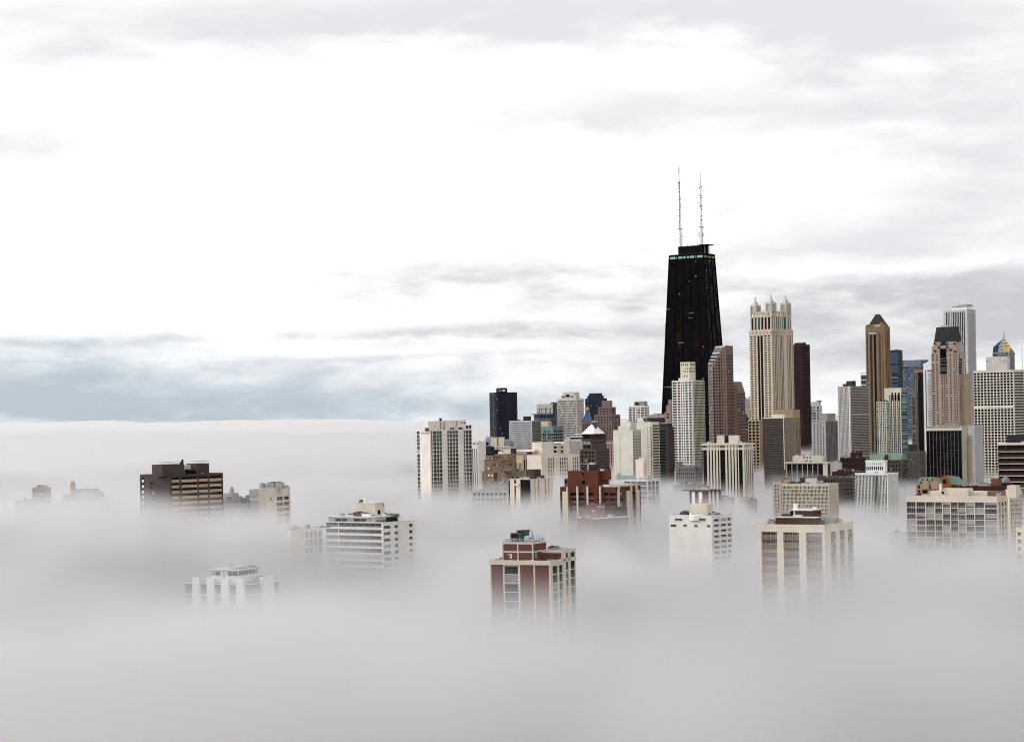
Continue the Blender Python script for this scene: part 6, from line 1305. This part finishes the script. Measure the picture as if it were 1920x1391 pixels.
# --- big white grid block
b = B('apartment_tower', 'broad white block wholly covered by a grid of square black windows', 2300, 24, 1825, 1900, 1920, 693, wall=M('grid_white', (.60, .56, .49)), par=.6)
b.core(r=.7); b.face('F', 's.6 12*(w4.9 s1.4)', 5.3, sp=.27, top=3.4, g='kk', r=.7); b.face('R', 's1 w24 s1', 5.3, sp=.34, top=3.4, g='b', r=.7, mull=10, fm=brownb, wm=_mats['grid_white'])
b.mb('string_course').box(-.2, b.W + .3, -.35, -.02, b.z(1830, 763, 0, 0) - 1.4, b.z(1830, 763, 0, 0) + .4, white)
x = b.box('penthouse', 1848.5, 1888, 1893, 668, back=5, m=M('grey_white', (.52, .50, .48)), zb=b.h - .6)
for p in (1849.5, 1880.5): q = MB(); q.lathe(b.lx(p, 677, 4.6), 4.6, [(.3, b.z(p, 678, 0, 5)), (1.1, b.z(p, 676, 0, 5)), (1.2, b.z(p, 674.5, 0, 5))], whitep, 10); q.build('satellite_dish', b.e)
b.mast(b.lx(1916.6, 690, 20), 20, b.h, 27, .5, steel); b.done()
# --- black glass block with cream flank
b = B('office_block', 'black glass block with thin vertical mullions and a cream belt under its attic windows', 1900, 24, 1736, 1803, 1815, 798, wall=M('olive_cream', (.42, .38, .29)), par=.2, roof=greyc)
b.core(r=.5); W_, h, k = b.W, b.h, b.k
b.face('F', 's.4 10*(w5 s.9) s.2', 4, sp=0, top=.8, g='kk', r=.5, z1=h, z0=h - 4.4 * k, zmin=h - 4.4 * k); b.mb('belt').box(-.2, W_ + .1, -.3, .5, h - 8.8 * k, h - 4.45 * k, cream2)
b.face('F', 10 * 'd5 s.35 '.replace('  ', ' ') + 's.2', 6, top=0, g='kk', r=.5, z1=h - 8.8 * k, wm=M('thin_mullion', (.20, .20, .19)))
for i in range(20):
    z = h - 10 * k - i * 5.2 * k; u0 = random.uniform(0, W_ * .7); b.mb('floor_line').box(u0, u0 + random.uniform(4, 16), -.02, .45, z, z + .5, M('dim_red_line', (.06, .035, .03)))
b.face('R', 's6 p1.6 s.8', 5.2, sp=.5, top=30, g='k', r=.5); b.unit(W_ * .5, 5, h - .2, 12, 7, 3.6, greyc); b.clutter(5, W_ * .3, W_ - 3, 4, 8, h - .2); b.bar('side_wing', 'R', 1815, 1819, 816, 905, W_, 3, _mats['olive_cream']); b.done()
b = B('office_block', 'blank pale grey slab wedged between the black glass block and the gridded white block', 2050, 24, 1806, 1827, 1829, 797, Dp=20, wall=M('mauve_white', (.40, .385, .38)), par=.3); b.core(); b.face('F', 's1', 6); b.face('R', 's1', 6); b.done()
# --- dark brick block at the right
b = B('apartment_block', 'dark brick block with thin cream floor lines and a black roof box', 1700, 20, 1871, 1945, 1960, 830, wall=M('ox_brick', (.040, .012, .009)), par=.4, roof=slate)
b.core(r=.9); b.face('F', 's1 w8 s1.5 w8 s1 w14 s1 w14 s1', 11.4, sp=.45, top=4, g='kk', r=.9, mull=3); b.face('R', 's1', 10)
for i in range(7): b.mb('floor_slab').box(.5, b.W * .8, -.5, -.02, b.h - 7.2 - i * 11.4 * b.k, b.h - 6.6 - i * 11.4 * b.k, cream2)
b.mb('parapet').box(-.3, b.W + .2, -.6, -.02, b.h - 1.6, b.h + .3, cream); b.box('roof_box', 1888, 1945, 1950, 815, back=6, m=slate, zb=b.h - .4); b.done(amin=5)
# --- copper roofed house
b = B('ornate_house', 'stone house with a green copper mansard and dormers beside a bare brick gable', 1250, 26, 1717, 1758, 1768, 907, wall=M('rust_sandstone', (.36, .24, .16)), par=.2)
W_, P_, h, k = b.W, b.P, b.h, b.k; b.core(); b.face('F', 's1 w1.4 s1 w3 s1 w1.2 s1 w1.2 s1', 9, sp=.3, top=2, g='k'); b.face('R', 's1', 9)
q = b.mb('mansard_roof'); zt = b.z(1735, 895, W_ / 2, 3); q.frustum(0, W_ * .98, .3, P_, h, zt, copper, .72)
for p, yy, m in ((1730.5, 899, 'kk'), (1739, 899, 'kk'), (1726.5, 905, 'kk'), (1731, 905, 'kk')): b.win('F', p - 1, p + 1, yy - 2, yy + 2, .5 - .2, m)
b.win('F', 1747, 1753, 898, 905, .2, 'm'); b.win('F', 1747.5, 1753, 905.5, 909, 0.1, 'kk')
for p in (1735, 1751.5):
    q = MB(); u = b.lx(p, 907, -.6); q.prism([(u - 2.2, -.6), (u + 2.2, -.6), (u + 2.2, 1.5), (u - 2.2, 1.5)], h - 3, h + .2, _mats['rust_sandstone']); q.frustum(u - 2.2, u + 2.2, -.6, 1.5, h + .2, h + 2.6, _mats['rust_sandstone'], .9, .05); q.build('dormer', b.e)
b.done(amin=4)
b = B('ornate_house', 'russet brick gable with a square black opening and a sloping green roof', 1270, 26, 1761, 1783, 1800, 908, wall=M('russet_brick', (.22, .085, .030)), par=.2, roof=dgrey)
W_, P_, h, k = b.W, b.P, b.h, b.k; b.core(); b.face('F', 's1', 8); b.face('R', 's1', 8); zt = b.z(1770, 893, W_ / 2, 1)
q = b.mb('gable'); 
for y0, y1 in ((0, 1),): 
    pts = [(0, h), (W_, h), (W_ * .80, zt - .6), (W_ * .45, zt + .3), (.4, zt - .4)]; n = 5; i = len(q.v); kk = q.mid(b.wm); q.v += [(p[0], y0, p[1]) for p in pts] + [(p[0], P_ * .9, p[1]) for p in pts]
    for j in range(n): q.f.append((i + j, i + n + j, i + n + (j + 1) % n, i + (j + 1) % n)); q.mi.append(q.mid(copper) if j == 1 else kk)
    q.f.append(tuple(range(i, i + n))); q.mi.append(kk); q.f.append(tuple(range(i + 2 * n - 1, i + n - 1, -1))); q.mi.append(kk)
q = b.mb('sloping_roof'); q.poly([(W_ - .1, 0, h + .1), (W_ + 4, 2, h - .5), (W_ * .9, 3, zt - .3), (W_ * .80, 0, zt - .5)], copper); q.poly([(W_ + 4, 2, h - .5), (W_ + 4, P_, h - .5), (W_ * .9, P_, zt - .3), (W_ * .9, 3, zt - .3)], copper)
b.win('F', 1768, 1774, 898.5, 906, -.02, 'kk'); b.win('R', 1790, 1792, 900, 904, b.W + 1, 'kk'); b.done()
b = B('warehouse', 'long low dark red roofscape with vents behind the wide cream slab', 1350, 20, 1793, 1880, 1890, 911, wall=brickd, par=.5, roof=M('dark_red_roof', (.05, .03, .028)))
b.core(); b.face('F', 's1', 8); b.face('R', 's1', 8); b.clutter(16, 2, b.W - 4, 1, 14, b.h - .5); b.box('brick_tower', 1858, 1872, 1874, 897, back=4, m=M('red_sienna_brick', (.14, .06, .04)), zb=b.h - .5, dp=6); b.done()
b = B('chapel', 'small dark domed rooftop pavilion over the dark red roofscape', 1400, 20, 1872, 1890, 1893, 905, Dp=9, wall=brickd, par=.2); b.core(); b.face('F', '4*(s1 w1)', 8, sp=.3, top=1, g='m'); b.face('R', 's1', 8)
q = MB(); q.lathe(b.W * .5, b.P * .5, [(3.2, b.h), (3.1, b.h + 1.2), (2.4, b.h + 2.6), (1.2, b.h + 3.5), (.3, b.h + 3.9)], slateb, 18); q.build('dome', b.e)
b.done()
# --- green roofed building
b = B('apartment_house', 'grey brick house under a long green copper roof with a central gable', 2050, 24, 1630.5, 1690, 1702, 862, wall=M('dark_grey_brick', (.075, .06, .055)), par=.1, roof=copper)  # the brick's own dark grey, even over all walls
b.core(); W_, P_, h, k = b.W, b.P, b.h, b.k; b.face('F', 's1 11*(w1 s1)', 7, sp=.45, top=2, g='k'); b.face('R', 's1 3*(w1 s1)', 7, sp=.45, top=2, g='k')
q = b.mb('copper_roof'); zt = h + 11 * k * 1.0; q.prism([(0, 0), (W_, 0), (W_, P_), (0, P_)], h, zt, copper, top=[(1.5, P_ * .3), (W_, P_ * .3), (W_, P_ * .7), (1.5, P_ * .7)])
for p, wd in ((1661, 6),):
    u = b.lx(p, 860, 0); q2 = MB(); q2.prism([(u - wd * .5, -.4), (u + wd * .5, -.4), (u + wd * .5, P_ * .3), (u - wd * .5, P_ * .3)], h - 1, zt - .6, brickd, top=[(u - .2, -.4), (u + .2, -.4), (u + .2, P_ * .3), (u - .2, P_ * .3)]); q2.build('gable', b.e)
b.done()
b = B('office_block', 'plain dim brown-grey block with faint windows beside the green copper roof', 2150, 24, 1697, 1724, 1736, 846, wall=M('dim_taupe', (.10, .088, .08)), par=.4, roof=dgrey)
b.core(); b.face('F', 's1 8*(w1 s.8)', 5, sp=.5, top=3, g='m', wm=b.wm); b.face('R', 's1 4*(w1 s1)', 5, sp=.5, top=3, g='m'); b.box('plant_room', 1703, 1716, 1720, 833, back=4, m=slate, zb=b.h - .4); b.mb('balcony_stack').box(b.W + .02, b.W + 2, b.P - 4, b.P - 1, 30, b.h - 3, greyc); b.done()
b = B('gabled_house', 'very dark red stepped brick house in front of the pale ribbed tower', 1950, 24, 1575, 1611, 1624, 858, wall=M('oxblood_brick', (.030, .010, .010)), par=.3, roof=slate)
b.core(); b.face('F', '5*(s1.4 w1)', 9, sp=.55, top=3, g='n'); b.face('R', '2*(s1.4 w1)', 9, sp=.5, top=3, g='k'); x = b.box('attic', 1594, 1611, 1617, 848.5, back=3, zb=b.h - .3, m=_mats['oxblood_brick'])
for p in (1597, 1605, 1612): b.box('chimney', p, p + 3, p + 3.5, 845.5, back=4, zb=x[5], dp=2, m=_mats['oxblood_brick'])
b.done()
b = B('house', 'low dark red terrace with a curved parapet below the oxblood brick house', 1800, 22, 1560, 1606, 1612, 884, Dp=30, wall=brickd, par=.3, roof=dgrey)
b.core(); b.face('F', 's1 9*(w1 s1)', 8, sp=.55, top=4, g='k'); b.face('R', 's1', 8); b.mb('cornice').box(0, b.W * .7, -.6, -.02, b.h - 5.5, b.h - 5, M('dusty_stone', (.25, .19, .17))); b.clutter(5, 1, b.W - 3, 2, 6, b.h - .3, brickd); b.done()
b = B('house', 'long low dark roofs behind the finely gridded cream block', 1700, 20, 1500, 1600, 1610, 895, Dp=40, wall=M('dark_taupe_brick', (.07, .055, .053)), par=.3, roof=dgrey)  # low block in its own dark brick, one tone throughout
b.core(); b.face('F', 's1 16*(w1 s1)', 8, sp=.6, top=4, g='m'); b.face('R', 's1', 8); b.clutter(12, 2, b.W - 3, 2, 10, b.h - .3, dgrey); b.done()
b = B('apartment_block', 'pale rounded tower top glimpsed as a dim shape in fog beside the wide cream slab', 1150, 20, 1667, 1702, 1706, 999, Dp=14, wall=lgrey, par=.2)
b.core(); b.face('F', '3*(s1 w4)', 11, sp=.2, top=20, g='m'); b.face('R', 's1', 9); q = MB(); q.lathe(b.W * .8, 6, [(5, b.h - 2), (5, b.h + .5), (4, b.h + 2)], lgrey, 16); q.build('roof_drum', b.e); b.done()
# --- buildings between the tan tower and the lantern tower
b = B('office_tower', 'navy block with flat top between the slanted-roof tower and the lantern tower', 3600, 25, 1380, 1395, 1399, 745, wall=M('deep_navy', (.012, .018, .035)), par=.4, roof=slate); b.core(); b.face('F', '6*(s1 w1)', 4, sp=.4, g='n'); b.face('R', 's1', 4); b.done()
b = B('apartment_tower', 'white tower of tiny windows between the navy block and the lantern tower', 3400, 25, 1394, 1409, 1412, 747, wall=lgrey, par=.4); b.core(); b.face('F', 's1 9*(w1 s.7)', 3.6, sp=.4, top=2, g='k'); b.face('R', 's1', 4); b.box('lift_housing', 1403, 1406, 1407, 743, back=3, zb=b.h - .4, dp=4); b.done()
b = B('office_tower', 'smooth pale grey block with shiny side below the navy flat-topped block', 3000, 40, 1380, 1390, 1396, 758, wall=M('satin_grey', (.25, .26, .29), .5), par=.4); b.core(); b.face('F', 's1', 5); b.face('R', 's1', 5, wm=greyc); b.mb('roof_drum').lathe(b.W * .5, 5, [(4, b.h - .5), (4, b.h + 3), (3, b.h + 4)], lgrey, 12); b.done()
b = B('office_tower', 'dark block with a white framed window edge left of the lantern tower', 2900, 30, 1391, 1400, 1403.5, 777, wall=M('ink_blue_panel', (.016, .018, .028)), par=.4); b.core(); b.face('F', 's4 s.6 w2.6 s.4', 6, sp=.2, top=9, g='kk', spm=lgrey); b.face('R', 's1', 5); b.done()
b = B('office_block', 'charcoal block with pale vertical fins beneath the grey and navy blocks', 2850, 20, 1383, 1403, 1405, 804, Dp=20, wall=M('charcoal_panel', (.035, .033, .035)), par=.4, roof=lgrey); b.core(); b.face('F', '6*(s.5 d1.4)', 5, top=2, g='kk', wm=greyc); b.face('R', 's1', 5); b.done()
# --- gull
q = MB(); gd = M('bird_feathers', (.05, .05, .055)); bx, bz = ray(1352, 401)
bx, by, bz = bx * 1000, 1000, H + bz * 1000
pr = [(-.05, -.26), (.06, -.16), (.085, 0), (.06, .14), (.045, .22)]
vs = []
body = MB(); body.lathe(0, 0, [(.015, -.30), (.05, -.22), (.085, -.05), (.08, .08), (.045, .18), (.05, .23), (.02, .30)], gd, 8)
body.v = [(z, y, x) for x, y, z in body.v]
for s_ in (-1, 1): body.poly([(.12, .05 * s_, .03), (.16, .34 * s_, .14), (.02, .68 * s_, .08), (-.05, .36 * s_, .11), (-.10, .05 * s_, .03)], gd)
body.poly([(-.26, .03, 0), (-.42, .1, .0), (-.42, -.1, 0), (-.26, -.03, 0)], gd)
o = body.build('bird'); o.location = (bx, by, bz); o.rotation_euler = (R(8), 0, R(65)); o.scale = (1, 1, 1); tag(o, 'small dark bird gliding in the open sky beside the tall masts', 'bird')
print('individual windows', NIND[0], 'objects', len(S.objects))
